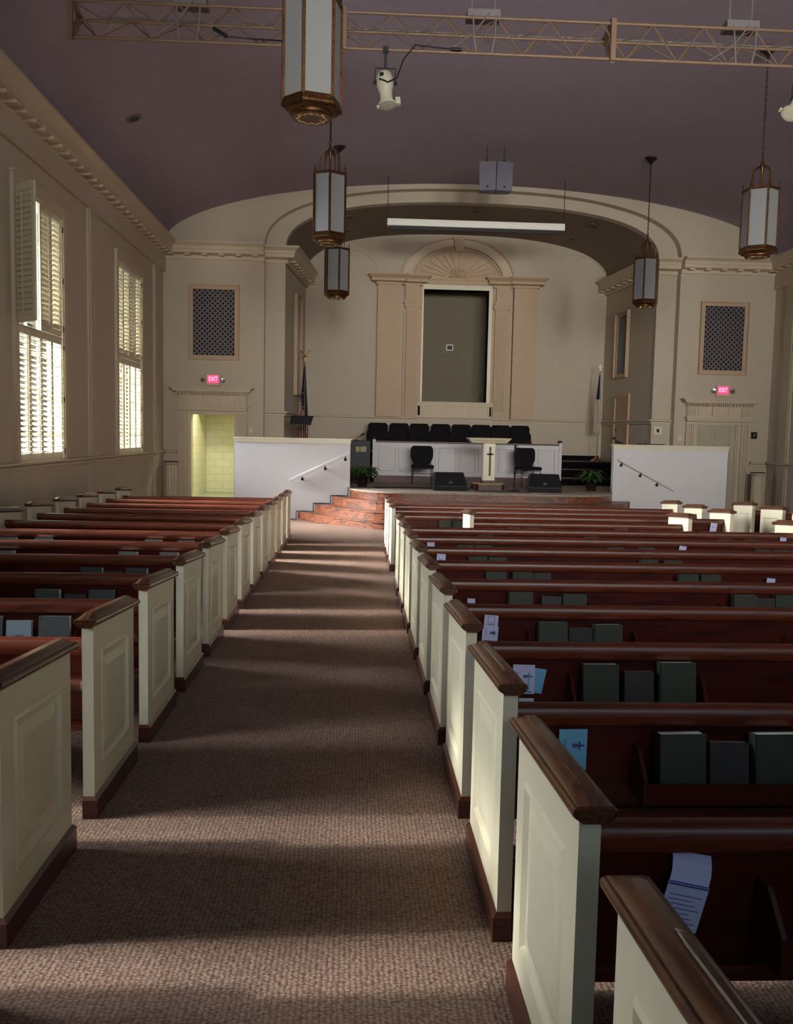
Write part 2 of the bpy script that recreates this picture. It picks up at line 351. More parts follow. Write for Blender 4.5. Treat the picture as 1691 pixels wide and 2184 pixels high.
# corridor behind the left door
w = MB(); zf = -.08
w.box(-4.15, -4.05, 21.26, 24.7, -.3, 2.9); w.box(-4.15, -2.3, 24.6, 24.7, -.3, 2.9); w.box(-2.4, -2.3, 21.26, 24.7, -.3, 2.9)
struct(w.obj('wall_corridor', 'block'), 'yellow painted block walls of the corridor beyond the open door', 'wall')
w = MB(); w.box(-4.15, -2.3, 21.26, 24.7, -.35, zf); struct(w.obj('floor_corridor', 'roomfloor'), 'grey corridor floor seen through the open door', 'floor')
w = MB(); w.box(-4.15, -2.3, 21.26, 24.7, 2.8, 2.9); w.box(-4.05, -2.4, 23.1, 23.3, 2.13, 2.8); struct(w.obj('ceiling_corridor', 'wall'), 'corridor ceiling with a dropped beam', 'ceiling')
area('corridor_lamp', (-3.1, 22.2, 2.75), (0, 0, -1), 1.2, .3, 46, (1.0, .95, .66))
# shallow closet behind right door keeps daylight out
w = MB(); w.box(7.9, 9.3, 21.3, 21.36, -.5, 2.3); struct(w.obj('wall_behind_door', 'wall'), 'wall behind the closed right door', 'wall')

# ------------------------------------------------------------------ crown mouldings, chair rails
crown = [(0, 5.48), (.05, 5.48), (.06, 5.56), (.24, 5.585), (.24, 5.66), (.255, 5.67), (.27, 5.73), (.32, 5.77), (.36, 5.79), (.36, 5.83), (0, 5.83)]
def mutules(mb, a, b, n, side, step=.34, off=.05, w=.12):
    a, b = Vector(a), Vector(b); d = (b - a); L = d.length; d.normalize(); nn = Vector((d.y, -d.x)) * side
    k = max(1, int(L / step))
    for i in range(k):
        p = a + d * (i + .5) * L / k; q = [p + d * e * w / 2 + nn * o for e, o in ((-1, off), (1, off), (1, .225), (-1, .225))]
        mb.prism([(v.x, v.y) for v in q], 5.535, 5.58, 'z')
def crown_obj(nm, path, side, label):
    m = MB(); sweep(m, path, crown, side); o = struct(m.obj(nm, 'trim', smooth=25), label, 'moulding')
    d = MB()
    for a, b in zip(path, path[1:]):
        if (Vector(b) - Vector(a)).length > .5: mutules(d, a, b, 0, side)
    if d.v: d.obj('mutules', 'trim', o)
    return o
SX = IA - BA
crown_obj('trim_1', [(XL, YB), (XL, YF), (CX - OA, YF)], 1, 'crown moulding along the left wall and the wall over the open door')
crown_obj('trim_2', [(CX - OA - .02, 21.25), (CX - IA, 21.25), (CX - BA, YC), (CX - BA + .22, YC)], 1, 'crown moulding over the left chancel pilaster and side wall')
crown_obj('trim_3', [(XR, YB), (XR, YF), (CX + OA, YF)], -1, 'crown moulding along the right wall and the wall over the closed door')
crown_obj('trim_4', [(CX + OA + .02, 21.25), (CX + IA, 21.25), (CX + BA, YC), (CX + BA - .22, YC)], -1, 'crown moulding over the right chancel pilaster and side wall')
def rail_prof(z): return [(0, z - .10), (.030, z - .095), (.035, z - .055), (.05, z - .045), (.085, z - .03), (.085, z), (.03, z + .012), (0, z + .012)]
def rail(nm, path, side, z, label):
    m = MB(); sweep(m, path, rail_prof(z), side); return struct(m.obj(nm, 'trim'), label, 'chair rail')
rail('trim_5', [(XL, YB), (XL, YF), (-4.14, YF)], 1, 1.09, 'chair rail under the left windows')
rail('trim_6', [(XR, YB), (XR, YF), (9.45, YF)], -1, 1.09, 'chair rail on the right wall')
rail('trim_7', [(CX - OA + .0, 21.25), (CX - IA, 21.25), (CX - BA, YC), (1.66, YC)], 1, 2.06, 'chair rail on the left side of the chancel')
rail('trim_8', [(CX + OA - .0, 21.25), (CX + IA, 21.25), (CX + BA, YC), (3.76, YC)], -1, 2.06, 'chair rail on the right side of the chancel')
# wall pilasters and recessed window bays on the side walls
n = 9
for X, s, nm in ((XL, 1, 'left'), (XR, -1, 'right')):
    for y in (5.5, 10.45, 15.4, 20.2):
        m = MB(); m.box(X, X + s * .035, y - .26, y + .26, fz(y) - .02, 5.32); m.box(X, X + s * .05, y - .20, y + .20, fz(y) - .02, 5.32)
        struct(m.obj('trim_%d' % n, 'wall'), 'flat pilaster strip between the windows of the %s wall' % nm, 'pilaster'); n += 1
    m = MB()
    m.box(X, X + s * .055, YB, YF, 5.16, 5.5)
    struct(m.obj('trim_%d' % n, 'wall'), 'flat frieze band under the crown moulding of the %s wall' % nm, 'moulding'); n += 1
    m = MB(); m.box(X, X + s * .025, YB, YF, fz(10) - .25, fz(10) + .16); struct(m.obj('baseboard_' + nm, 'trim'), 'baseboard of the %s wall' % nm, 'baseboard')

# ------------------------------------------------------------------ windows with louvred shutters
def louver_panel(wd_, h, n, tilt, y=0, hinge=False):
    """panel in local x 0..wd, z 0..h, thickness around y=0; +y is outdoors"""
    m = MB(); st = .045; th = .014
    m.box(0, st, -th, th, 0, h); m.box(wd_ - st, wd_, -th, th, 0, h); m.box(st, wd_ - st, -th, th, 0, .09); m.box(st, wd_ - st, -th, th, h - .09, h)
    sp = (h - .18) / n; dw = sp * .72
    for i in range(n):
        z = .09 + sp * (i + .5); a = Vector((0, cos(tilt), sin(tilt))) * dw; b = Vector((0, -sin(tilt), cos(tilt))) * .0035
        q = [(v.y, v.z + z) for v in (a + b, -a + b, -a - b, a - b)]
        m.prism(q, st, wd_ - st, 'x')
    m.box(wd_ * .5 - .006, wd_ * .5 + .006, -.062, -.050, .12, h - .12)        # tilt rod
    return m
PW = (2 * WHW - .06) / 4; HL = 1.78; HU = 1.74
mesh_lo = louver_panel(PW - .004, HL, 22, R(26)); mesh_up = louver_panel(PW - .004, HU, 22, R(-46)); mesh_up2 = louver_panel(PW - .004, HU, 22, R(-64))
protos = {}
def window(nm, X, s, y, openleaf, label):
    """s=+1 for the left wall (room on +x)"""
    root = struct(empty(nm, (X, y, WZ0)), label, 'window')
    # local frame: local x along +y of the world (for left wall), local -y into the room
    root.rotation_euler = (0, 0, R(90) if s > 0 else R(-90))
    H = WZ1 - WZ0; m = MB()
    for a, b, c, d in ((-WHW - .12, WHW + .12, H, H + .13), (-WHW - .12, -WHW, 0, H), (WHW, WHW + .12, 0, H)): m.box(a, b, -.05, 0.0, c, d)
    m.box(-WHW - .16, WHW + .16, -.075, 0, H + .13, H + .16)
    m.box(-WHW - .02, WHW + .02, -.05, 0, -.05, 0)
    m.box(-WHW, -WHW + .03, -.03, .25, 0, H); m.box(WHW - .03, WHW, -.03, .25, 0, H); m.box(-WHW, WHW, -.03, .25, H - .03, H); m.box(-WHW, WHW, -.03, .25, 0, .012)
    m.box(-WHW, WHW, -.015, .02, HL + .015, HL + .035)
    m.obj('window_frame', 'trim', root)
    g = MB(); g.box(-WHW, WHW, .20, .206, 0, H); gm = g.obj('glass', 'glass', root)
    mu = MB()
    for k in (-.46, 0, .46): mu.box(k - .012, k + .012, .185, .215, 0, H)
    for k in range(1, 7): mu.box(-WHW, WHW, .185, .215, H * k / 7 - .012, H * k / 7 + .012)
    mu.obj('glazing_bars', 'trim', root)
    def panel(mb, key, loc, rz=0):
        if key not in protos: o = mb.obj('shutter_panel', 'shutter', root, loc); protos[key] = o
        else: o = protos[key].copy(); C.objects.link(o); o.parent = root; o.location = loc
        o.rotation_euler = (0, 0, rz)
        return o
    for i in range(4):
        x = -WHW + .03 + PW * i
        panel(mesh_lo, 'lo', (x, 0, .014))
        if openleaf and i < 2: continue
        panel(mesh_up if i != 2 else mesh_up2, 'up' if i != 2 else 'up2', (x, 0, HL + .04))
    if openleaf:
        a = R(-133)
        panel(mesh_up, 'up', (-WHW + .035, -.03, HL + .04), a)
        ex = -WHW + .035 + PW * cos(a); ey = -.03 + PW * sin(a)
        panel(mesh_up2, 'up2', (ex - .02, ey - .015, HL + .04), a + R(186))
    h = MB()
    for z in (.12, HL / 2, HL - .12, HL + .16, HL + HU / 2, HL + HU - .12):
        for sx in (-1, 1): h.box(sx * (WHW - .005) - .02, sx * (WHW - .005) + .02, -.04, -.018, z - .04, z + .04)
    h.obj('hinges', 'blackplastic', root)
    return root
for i, y in enumerate(WINY):
    window('window_%d' % (i + 1), XL, 1, y, i == 2, ['tall window with louvred shutters nearest the camera, left wall', 'tall shuttered window second from the camera, left wall',
           'tall left window with its upper shutter leaf folded open', 'tall left window with all shutters closed, nearest the front wall'][i])
for i, y in enumerate(WINY):
    window('window_%d' % (i + 5), XR, -1, y, False, 'tall shuttered window of the right wall')

for i, x in enumerate(REARX):  # unseen windows, added as openings for the rear light
    root = struct(empty('window_%d' % (i + 9), (x, YB, 1.6)), 'assumed tall plain window, added unseen in the wall behind the camera', 'window')
    m = MB()
    for q in ((-1.0, 1.0, 3.8, 3.92), (-1.0, 1.0, -.12, 0), (-1.0, -.9, 0, 3.8), (.9, 1.0, 0, 3.8)): m.box(q[0], q[1], 0, .05, q[2], q[3])
    m.obj('window_frame', 'trim', root); m = MB()
    for k in (-.45, 0, .45): m.box(k - .015, k + .015, -.16, -.12, 0, 3.8)
    for k in range(1, 6): m.box(-.9, .9, -.16, -.12, 3.8 * k / 6 - .015, 3.8 * k / 6 + .015)
    m.obj('glazing_bars', 'trim', root); m = MB(); m.box(-.9, .9, -.142, -.138, 0, 3.8); m.obj('glass', 'glass', root)
# ------------------------------------------------------------------ grilles
def lattice(w_, h_, nx, nz):
    m = MB(); t = .0032; px = w_ / nx; pz = h_ / nz
    for i in range(nx + 1): m.box(i * px - t, i * px + t, -.004, .004, 0, h_)
    for j in range(nz + 1): m.box(0, w_, -.004, .004, j * pz - t, j * pz + t)
    for i in range(nx):
        for j in range(nz):
            cx, cz = (i + .5) * px, (j + .5) * pz; r = min(px, pz) * .5
            if (i + j) % 2 == 0:
                for a, b in (((-r, -r), (r, r)), ((-r, r), (r, -r))):
                    m.tube([(cx + a[0], -.004, cz + a[1]), (cx + b[0], -.004, cz + b[1])], .0032, 4)
                m.box(cx - .012, cx + .012, -.010, .0, cz - .012, cz + .012)
    return m
def grille(loc, w_, h_, label, rz=0, lat=True, depth=.09):
    root = empty('wall_grille', loc, label, 'grille', 'wall grilles', rz)
    f = MB(); b = .075
    for x0, x1, z0, z1 in ((-b, w_ + b, h_, h_ + b), (-b, w_ + b, -b, 0), (-b, 0, 0, h_), (w_, w_ + b, 0, h_)):
        f.box(x0, x1, -depth * .5, 0, z0, z1)
    for x0, x1, z0, z1 in ((-b - .03, w_ + b + .03, h_ + b, h_ + b + .03), (-b - .03, w_ + b + .03, -b - .03, -b), (-b - .03, -b, -b, h_ + b), (w_ + b, w_ + b + .03, -b, h_ + b)):
        f.box(x0, x1, -depth, 0, z0, z1)
    f.obj('frame', 'trim_warm', root)
    v = MB(); v.box(0, w_, -.006, 0, 0, h_); v.obj('dark_backing', 'grillevoid', root)
    l = lattice(w_, h_, 16, 26); l.xf(Matrix.Translation((0, -.02, 0))); l.obj('lattice', 'grille', root)
    return root
grille((-3.77, YF, 3.31), .95, 1.50, 'latticed sound grille in a cream frame above the open left door')
grille((8.19, YF, 3.25), .95, 1.50, 'latticed sound grille in a cream frame above the closed right door')
                                                # right side wall direction
grille((CX + BA + .098, 23.58, 3.28), .62, 1.50, 'narrow grille seen edge-on on the right side wall of the chancel', R(-90) + atan2(SX, 3.1))
grille((CX - BA - .175, 22.75, 2.62), .62, 2.3, 'tall grille seen edge-on on the left side wall of the chancel', R(90) - atan2(SX, 3.1))

# ------------------------------------------------------------------ doors with classical surrounds
def door(nm, x0, x1, label, leaf):
    root = struct(empty(nm, ((x0 + x1) / 2, YF, fz(21))), label, 'door'); hw = (x1 - x0) / 2; T = DTOP - fz(21)
    m = MB()
    for s in (-1, 1):
        m.box(s * hw, s * (hw + .06), -.04, 0, 0, T); m.box(s * (hw + .06), s * (hw + .27), -.09, 0, 0, T + .06)
        for k in range(4): m.box(s * (hw + .080 + k * .046), s * (hw + .106 + k * .046), -.120, -.09, .2, T + .0)
        m.box(s * (hw + .06), s * (hw + .29), -.14, 0, 0, .18)
    m.box(-hw - .06, hw + .06, -.04, 0, T, T + .07); m.obj('casing', 'trim', root)
    m = MB(); m.box(-hw - .28, hw + .28, -.15, 0, T + .07, T + .13); m.box(-hw - .31, hw + .31, -.19, 0, T + .13, T + .17)
    m.box(-hw - .27, hw + .27, -.08, 0, T + .17, T + .42)
    m.box(-.17, .17, -.12, -.08, T + .20, T + .40)
    for s in (-1, 1):
        m.box(s * (hw + .05), s * (hw + .26), -.12, -.08, T + .17, T + .42)
        for k in range(4): m.box(s * (hw + .075 + k * .046), s * (hw + .10 + k * .046), -.145, -.12, T + .2, T + .40)
        m.box(s * .22, s * (hw + .0), -.10, -.08, T + .21, T + .39)
    m.obj('frieze', 'trim', root)
    m = MB(); nd_ = 30
    for k in range(nd_):
        x = -hw - .30 + (2 * hw + .60) * (k + .5) / nd_; m.box(x - .014, x + .014, -.19, -.10, T + .425, T + .485)
    m.box(-hw - .30, hw + .30, -.10, 0, T + .42, T + .49); m.obj('dentils', 'trim', root)
    m = MB(); W = hw + .28
    for o, a, b in ((.03, .49, .505), (.09, .505, .55), (.12, .55, .575), (.16, .575, .60)): m.box(-W - o, W + o, -.16 - o, 0, T + a, T + b)
    m.obj('cornice', 'trim', root)
    m = MB(); m.box(-hw - .01, -hw + .02, 0, .25, 0, T); m.box(hw - .02, hw + .01, 0, .25, 0, T); m.box(-hw, hw, 0, .25, T - .02, T + .01); m.obj('jamb', 'cream', root)
    if leaf:
        d = MB(); d.box(-hw + .02, hw - .16, .07, .11, .01, T - .02); dl = d.obj('door_leaf', 'door', root)
        W2 = (2 * hw - .18); p = MB()
        for cx in (-hw + .02 + W2 * .27, -hw + .02 + W2 * .73):
            for z0, z1 in ((T - .32, T - .12), (T - 1.02, T - .42), (.75, T - 1.12), (.12, .65)):
                for q in ((-.15, .15, z0, z0 + .015), (-.15, .15, z1 - .015, z1), (-.15, -.135, z0, z1), (.135, .15, z0, z1)): p.box(cx + q[0], cx + q[1], .062, .07, q[2], q[3])
                p.box(cx - .11, cx + .11, .063, .07, z0 + .045, z1 - .045)
        p.obj('raised_panels', 'door', dl)
        d = MB(); d.box(hw - .155, hw - .02, .07, .11, .01, T - .02); d.obj('side_panel', 'door', root)
        d = MB(); d.box(hw - .26, hw - .18, .060, .07, .95, 1.38); d.obj('push_plate', 'pushplate', dl)
        d = MB(); d.box(hw - .30, hw - .26, .04, .07, 1.02, 1.30); d.obj('handle', 'bronze', dl)
    return root
door('door_1', *DL, 'open doorway with dentilled classical surround left of the chancel', False)
door('door_2', *DR, 'closed panelled door with dentilled classical surround right of the chancel', True)
# chancel side door (right)
root = struct(empty('door_3', (CX + BA + .14, 23.15, .60), rz=R(-90) + atan2(SX, 3.1)), 'narrow door on the right side wall of the chancel', 'door')
m = MB(); m.box(-.50, .50, -.05, 0, 2.05, 2.15); m.box(-.50, -.40, -.05, 0, 0, 2.05); m.box(.40, .50, -.05, 0, 0, 2.05); m.obj('casing', 'trim_warm', root)
m = MB(); m.box(-.40, .40, -.02, 0, 0, 2.05); dl = m.obj('door_leaf', 'trim_warm', root)
m = MB(); m.sphere((-.30, -.06, 1.0), .035); m.tube([(-.30, -.06, 1.0), (-.30, -.02, 1.0)], .014); m.obj('door_knob', 'darkmetal', dl)
m = MB(); m.lathe([(.025, 0), (.025, .02)], 12); m.xf(Matrix.Translation((-.30, -.02, 1.22)) @ Matrix.Rotation(R(90), 4, 'X')); m.obj('deadbolt', 'darkmetal', dl)

# ------------------------------------------------------------------ chancel back wall: pilasters, niche frame, sunburst arch
Y = YC
nt_ = [40]
def T_(m, matn, label, cat, parent=None, name=None):
    if parent is None: nt_[0] += 1; return struct(m.obj('trim_%d' % nt_[0], matn, smooth=30), label, cat)
    return m.obj(name, matn, parent, smooth=30)
m = MB()                                                             # niche architrave
for a, b, c, d in ((NX0 - .13, NX0, NZ0, NZ1), (NX1, NX1 + .13, NZ0, NZ1), (NX0 - .13, NX1 + .13, NZ1, NZ1 + .13)): m.box(a, b, Y - .05, Y + .3, c, d)
m.box(NX0, NX0 + .02, Y - .06, Y + .3, NZ0, NZ1)
T_(m, 'cream', 'pale architrave framing the dark central niche', 'niche frame')
m = MB(); m.box(1.66, 3.76, Y - .10, Y, 2.38, 2.47); m.box(1.62, 3.80, Y - .13, Y, 2.47, 2.50); m.box(1.70, 3.72, Y - .06, Y, 2.10, 2.38)
m.box(1.66, 3.76, Y - .09, Y, 2.06, 2.12)
o = T_(m, 'trim', 'panelled pedestal ledge under the central niche', 'ledge')
p = MB()
for cx in (2.06, 2.71, 3.36):
    for q in ((-.27, .27, .0, .02), (-.27, .27, .16, .18), (-.27, -.25, 0, .18), (.25, .27, 0, .18)): p.box(cx + q[0], cx + q[1], Y - .075, Y - .06, 2.17 + q[2], 2.17 + q[3])
    p.box(cx - .22, cx + .22, Y - .07, Y - .06, 2.21, 2.31)
p.obj('panel_mouldings', 'trim', o)
for s, nm in ((-1, 'left'), (1, 'right')):
    X = lambda v: CX + s * v                                         # v = distance from the axis
    m = MB(); m.box(X(1.53), X(2.17), Y - .20, Y, 2.06, 5.62); T_(m, 'trim_warm', 'broad flat pilaster on the %s of the niche' % nm, 'pilaster')
    m = MB(); m.box(X(1.04), X(1.38), Y - .14, Y, 2.06, 4.98); m.box(X(.96), X(1.46), Y - .06, Y, 2.06, 5.6)
    for k in range(6): m.box(X(1.08 + k * .048), X(1.108 + k * .048), Y - .165, Y - .14, 2.25, 4.86)
    m.box(X(1.02), X(1.40), Y - .16, Y, 4.98, 5.03); m.box(X(.98), X(1.44), Y - .19, Y, 5.03, 5.12); m.box(X(1.0), X(1.46), Y - .21, Y, 5.12, 5.20); m.box(X(1.05), X(1.42), Y - .17, Y, 5.20, 5.60)
    q0 = len(m.v); m.lathe([(.055, 0), (.055, .015), (.03, .018)], 16); m.xf(Matrix.Translation((X(1.22), Y - .17, 5.42)) @ Matrix.Rotation(R(90), 4, 'X'), q0)
    T_(m, 'trim_warm', 'fluted narrow pilaster with a rosette block beside the niche, %s side' % nm, 'pilaster')
    m = MB()
    e = [(0, 5.60), (.05, 5.60), (.05, 5.66), (.17, 5.68), (.17, 5.745), (.20, 5.78), (.26, 5.83), (.26, 5.87), (0, 5.87)]
    sweep(m, [(X(2.17), Y), (X(2.17), Y - .20), (X(1.53), Y - .20), (X(1.45), Y - .12), (X(1.00), Y - .12), (X(1.00), Y)], e, -s)
    T_(m, 'trim_warm', 'projecting entablature block on the %s of the sunburst arch' % nm, 'moulding')
m = MB(); m.box(CX - 1.0, CX + 1.0, Y - .10, Y, 5.66, 5.78); m.box(CX - 1.0, CX + 1.0, Y - .13, Y, 5.78, 5.83); T_(m, 'trim_warm', 'straight moulding between niche and sunburst', 'moulding')
# sunburst fan
fx, fzc = CX, 5.83
def ell(a, b, n=40): return [(fx - a * cos(pi * i / n), fzc + b * sin(pi * i / n)) for i in range(n + 1)]
def band(mb, o, i, y0, y1):
    rings = [[(p[0], y0, p[1]), (q[0], y0, q[1]), (q[0], y1, q[1]), (p[0], y1, p[1])] for p, q in zip(o, i)]; mb.loft(rings)
m = MB(); band(m, ell(1.56, 1.10), ell(1.50, 1.05), Y - .10, Y); o = T_(m, 'trim_warm', 'shell sunburst panel in a moulded arch above the niche', 'arch')
m = MB(); band(m, ell(1.50, 1.05), ell(1.26, .88), Y - .03, Y); m.obj('arch_face', 'trim', o)
m = MB(); band(m, ell(1.26, .88), ell(1.20, .83), Y - .09, Y); band(m, ell(1.18, .81), ell(1.13, .77), Y - .07, Y); band(m, ell(1.11, .76), ell(1.06, .72), Y - .05, Y); m.obj('arch_mouldings', 'trim_warm', o)
m = MB(); m.prism(ell(1.06, .72), Y - .01, Y, 'y'); m.obj('fan_field', 'trim_warm', o)
m = MB(); nr = 14
for k in range(nr):
    a0 = pi * (k + .11) / nr; a1 = pi * (k + .89) / nr; q = []
    for a, r in ((a0, .32), (a0, .97), ((a0 + a1) / 2, 1.0), (a1, .97), (a1, .32)): q.append((fx - 1.06 * r * cos(a), fzc + .72 * r * sin(a)))
    m.prism(q, Y - .055, Y - .008, 'y')
m.obj('sun_rays', 'trim_warm', o)
m = MB()
for k in range(9):
    a = pi * (k + .5) / 9; m.tube([(fx, Y - .05, fzc + .02), (fx - .25 * cos(a), Y - .05, fzc + .30 * sin(a))], [.012, .030], 6)
m.sphere((fx, Y - .05, fzc + .06), .05); m.sphere((fx - .16, Y - .04, fzc + .05), .045); m.sphere((fx + .16, Y - .04, fzc + .05), .045); m.obj('shell', 'trim_warm', o, smooth=40)
m = MB(); m.prism([(fx - .10, 6.54), (fx + .10, 6.54), (fx + .155, 6.93), (fx - .155, 6.93)], Y - .15, Y, 'y'); ks = m.obj('keystone', 'trim_warm', o)
m = MB(); m.prism([(fx - .065, 6.59), (fx + .065, 6.59), (fx + .10, 6.87), (fx - .10, 6.87)], Y - .165, Y - .15, 'y'); m.obj('keystone_panel', 'trim_warm', ks)
for s, nm in ((-1, 'left'), (1, 'right')):                            # blind arches
    m = MB(); c0 = CX + s * 3.13; nn = 32
    oo = [(c0 - 1.0 * cos(pi * i / nn), 5.83 + .76 * sin(pi * i / nn)) for i in range(nn + 1)]; ii = [(c0 - .97 * cos(pi * i / nn), 5.83 + .73 * sin(pi * i / nn)) for i in range(nn + 1)]
    band(m, oo, ii, Y - .035, Y); T_(m, 'wall', 'shallow blind arch line on the chancel wall, %s of the sunburst' % nm, 'arch')
m = MB(); m.box(2.44, 2.96, YC + 1.57, YC + 1.6, 4.02, 4.50); m.xf(Matrix.Translation((0, 0, -.12))); o = T_(m, 'niche', 'square plate on the niche back wall', 'plate')
m = MB(); m.box(2.60, 2.80, YC + 1.55, YC + 1.57, 4.05, 4.22); f = m.obj('pale_rim', 'cream', o); m = MB(); m.box(2.625, 2.775, YC + 1.54, YC + 1.55, 4.075, 4.195); m.obj('dark_socket', 'blackplastic', o)
for x in (2.05, 3.15):
    m = MB(); m.lathe([(.07, 0), (.09, .05), (.09, .06)], 16, (x, YC + .75, 5.74)); tag(m.obj('niche_downlight', 'grey', smooth=40), 'small can light at the top of the niche, %s one' % ('left' if x < 2.5 else 'right'), 'light fitting', 'niche can lights')

# ------------------------------------------------------------------ half walls, handrails
def half_wall(x0, x1, label, endx):
    yb = 18.87; z0 = fz(yb); root = empty('half_wall', ((x0 + x1) / 2, yb + .07, z0 - .01), label, 'half wall'); hw = (x1 - x0) / 2; H = 1.46 - z0
    m = MB(); m.box(-hw, hw, -.07, .07, 0, H - .06); m.obj('panel', 'white', root)
    m = MB(); m.box(-hw - .03, hw + .03, -.10, .10, H - .02, H + .01); m.box(-hw - .01, hw + .01, -.085, .085, H - .09, H - .02); m.obj('coping', 'cream', root)
    m = MB(); m.box(-hw, hw, -.082, -.07, .01, .12); m.obj('skirting', 'white', root)
    return root
half_wall(-2.53, -.10, 'white half wall with cream coping in front of the open door, left of the stage', 0)
half_wall(5.53, 8.02, 'white half wall with cream coping to the right of the stage', 0)
def handrail(a, b, brk, label):
    root = empty('handrail', ((a[0] + b[0]) / 2, 18.80, (a[1] + b[1]) / 2), label, 'handrail'); cx, cz = root.location.x, root.location.z
    A = Vector((a[0] - cx, 0, a[1] - cz)); B = Vector((b[0] - cx, 0, b[1] - cz))
    m = MB(); m.tube([A, B], .042, 4, 1.0); m.obj('rail', 'white', root, bevel=.006)
    for t in brk:
        p = A.lerp(B, t); m = MB(); m.tube([p + Vector((0, .0, -.02)), p + Vector((0, .03, -.075)), p + Vector((0, .062, -.085))], .009, 8)
        m.sphere(p + Vector((0, .045, -.095)), .032); m.obj('bracket', 'blackplastic', root, smooth=50)
handrail((-1.37, .56), (-.14, 1.15), (.22, .61, .95), 'sloping white handrail with black brackets on the left half wall')
handrail((5.62, 1.15), (6.86, .51), (.06, .40, .70), 'sloping white handrail with black brackets on the right half wall')

# ------------------------------------------------------------------ stage, steps, choir tiers
def mir(pts): return pts + [(2 * CX - x, y) for x, y in pts[::-1][1 if abs(pts[-1][0] - CX) < 1e-6 else 0:]]
def dense(pts):
    # Catmull-Rom smoothing
    P = [Vector(p) for p in pts]; out = []
    for i in range(len(P) - 1):
        p0 = P[max(i - 1, 0)]; p1 = P[i]; p2 = P[i + 1]; p3 = P[min(i + 2, len(P) - 1)]
        for t in (0, .25, .5, .75):
            out.append(tuple(.5 * ((2 * p1) + (p2 - p0) * t + (2 * p0 - 5 * p1 + 4 * p2 - p3) * t * t + (3 * p1 - p0 - 3 * p2 + p3) * t ** 3)))
    out.append(tuple(P[-1])); return out
E4 = dense(mir([(-.10, 18.87), (.14, 18.36), (.46, 17.98), (.95, 17.82), (1.7, 17.80), (CX, 17.82)]))
E3 = dense(mir([(-.47, 18.87), (-.22, 18.32), (.14, 17.85), (.56, 17.42), (1.4, 17.30), (CX, 17.28)]))
E2 = dense(mir([(-.83, 18.87), (-.50, 18.22), (-.05, 17.60), (.55, 17.08), (1.4, 16.94), (CX, 16.90)]))
E1 = dense(mir([(-1.19, 18.87), (-.86, 18.30), (-.52, 17.85), (.05, 17.23), (.55, 16.80), (1.4, 16.58), (CX, 16.52)]))
def slab(mb, edge, back, z0, z1):
    c = lambda y: min(y, 18.79)
    mb.prism([(x, c(y)) for x, y in edge] + [(x, c(y) - .002) for x, y in back[::-1]], z0, z1, 'z')
root = empty('stage_steps', (CX, 17.5, -.26), 'three curved oak steps rising from the aisle carpet to the stage', 'steps')
def offs(edge, d): return [(x, y - d) for x, y in edge]
for E, En, z in ((E1, E2, -.09), (E2, E3, .08), (E3, E4, .25)):
    m = MB(); slab(m, E, En, fz(17.5), z - .025); m.xf(Matrix.Translation((-CX, -17.5, .26))); s_ = m.obj('step', 'oak', root)
    m = MB(); slab(m, offs(E, .02), En, z - .025, z); m.xf(Matrix.Translation((-CX, -17.5, .26))); m.obj('tread', 'oak', s_)
root = empty('stage_platform', (CX, 19.5, -.28), 'curved stage platform with red oak fascia and pale carpet top', 'stage')
m = MB(); m.prism([(x, y) for x, y in E4] + [(CX + 2.83, 18.95), (CX + 4.35, 18.95), (CX + 4.3, 21.7), (CX - 4.3, 21.7), (CX - 4.35, 18.95), (CX - 2.83, 18.95)], .02, .67, 'z')
m.xf(Matrix.Translation((-CX, -19.5, 0))); m.obj('fascia', 'oak', root)
m = MB(); m.prism([(x, y - .03) for x, y in E4] + [(CX + 2.83, 18.95), (CX + 4.35, 18.95), (CX + 4.3, 21.7), (CX - 4.3, 21.7), (CX - 4.35, 18.95), (CX - 2.83, 18.95)], .67, .70, 'z'); m.xf(Matrix.Translation((-CX, -19.5, 0))); m.obj('carpet', 'stage_carpet', root)
SZ = .42
for k, (ya, yb, z) in enumerate(((21.72, 22.6, .60), (22.6, 23.45, .79), (23.45, 24.58, .98))):
    hw = IA + SX * -1 * 0 - (IA - BA) * (ya - 21.5) / 3.1 - .03; hw = IA - (IA - BA) * (yb - 21.5) / 3.1 - .02
    root = empty('choir_tier', (CX, (ya + yb) / 2, .05), 'black carpeted choir tier with brown nosing, %s of the three' % ['lowest', 'middle', 'highest'][k], 'choir tier', 'choir tiers'); d = (yb - ya) / 2
    m = MB(); m.box(-hw, hw, -d, d, 0, z - .05); t = m.obj('platform', 'black_carpet', root)
    m = MB(); m.box(-hw, hw, -d - .012, -d + .045, z - .075, z - .046); m.obj('nosing', 'base', root)
m = MB(); m.box(CX - 4.08, CX + 4.08, 24.585, 24.6, .98, 1.10); struct(m.obj('baseboard_chancel', 'black_carpet'), 'black skirting at the foot of the chancel back wall', 'baseboard')

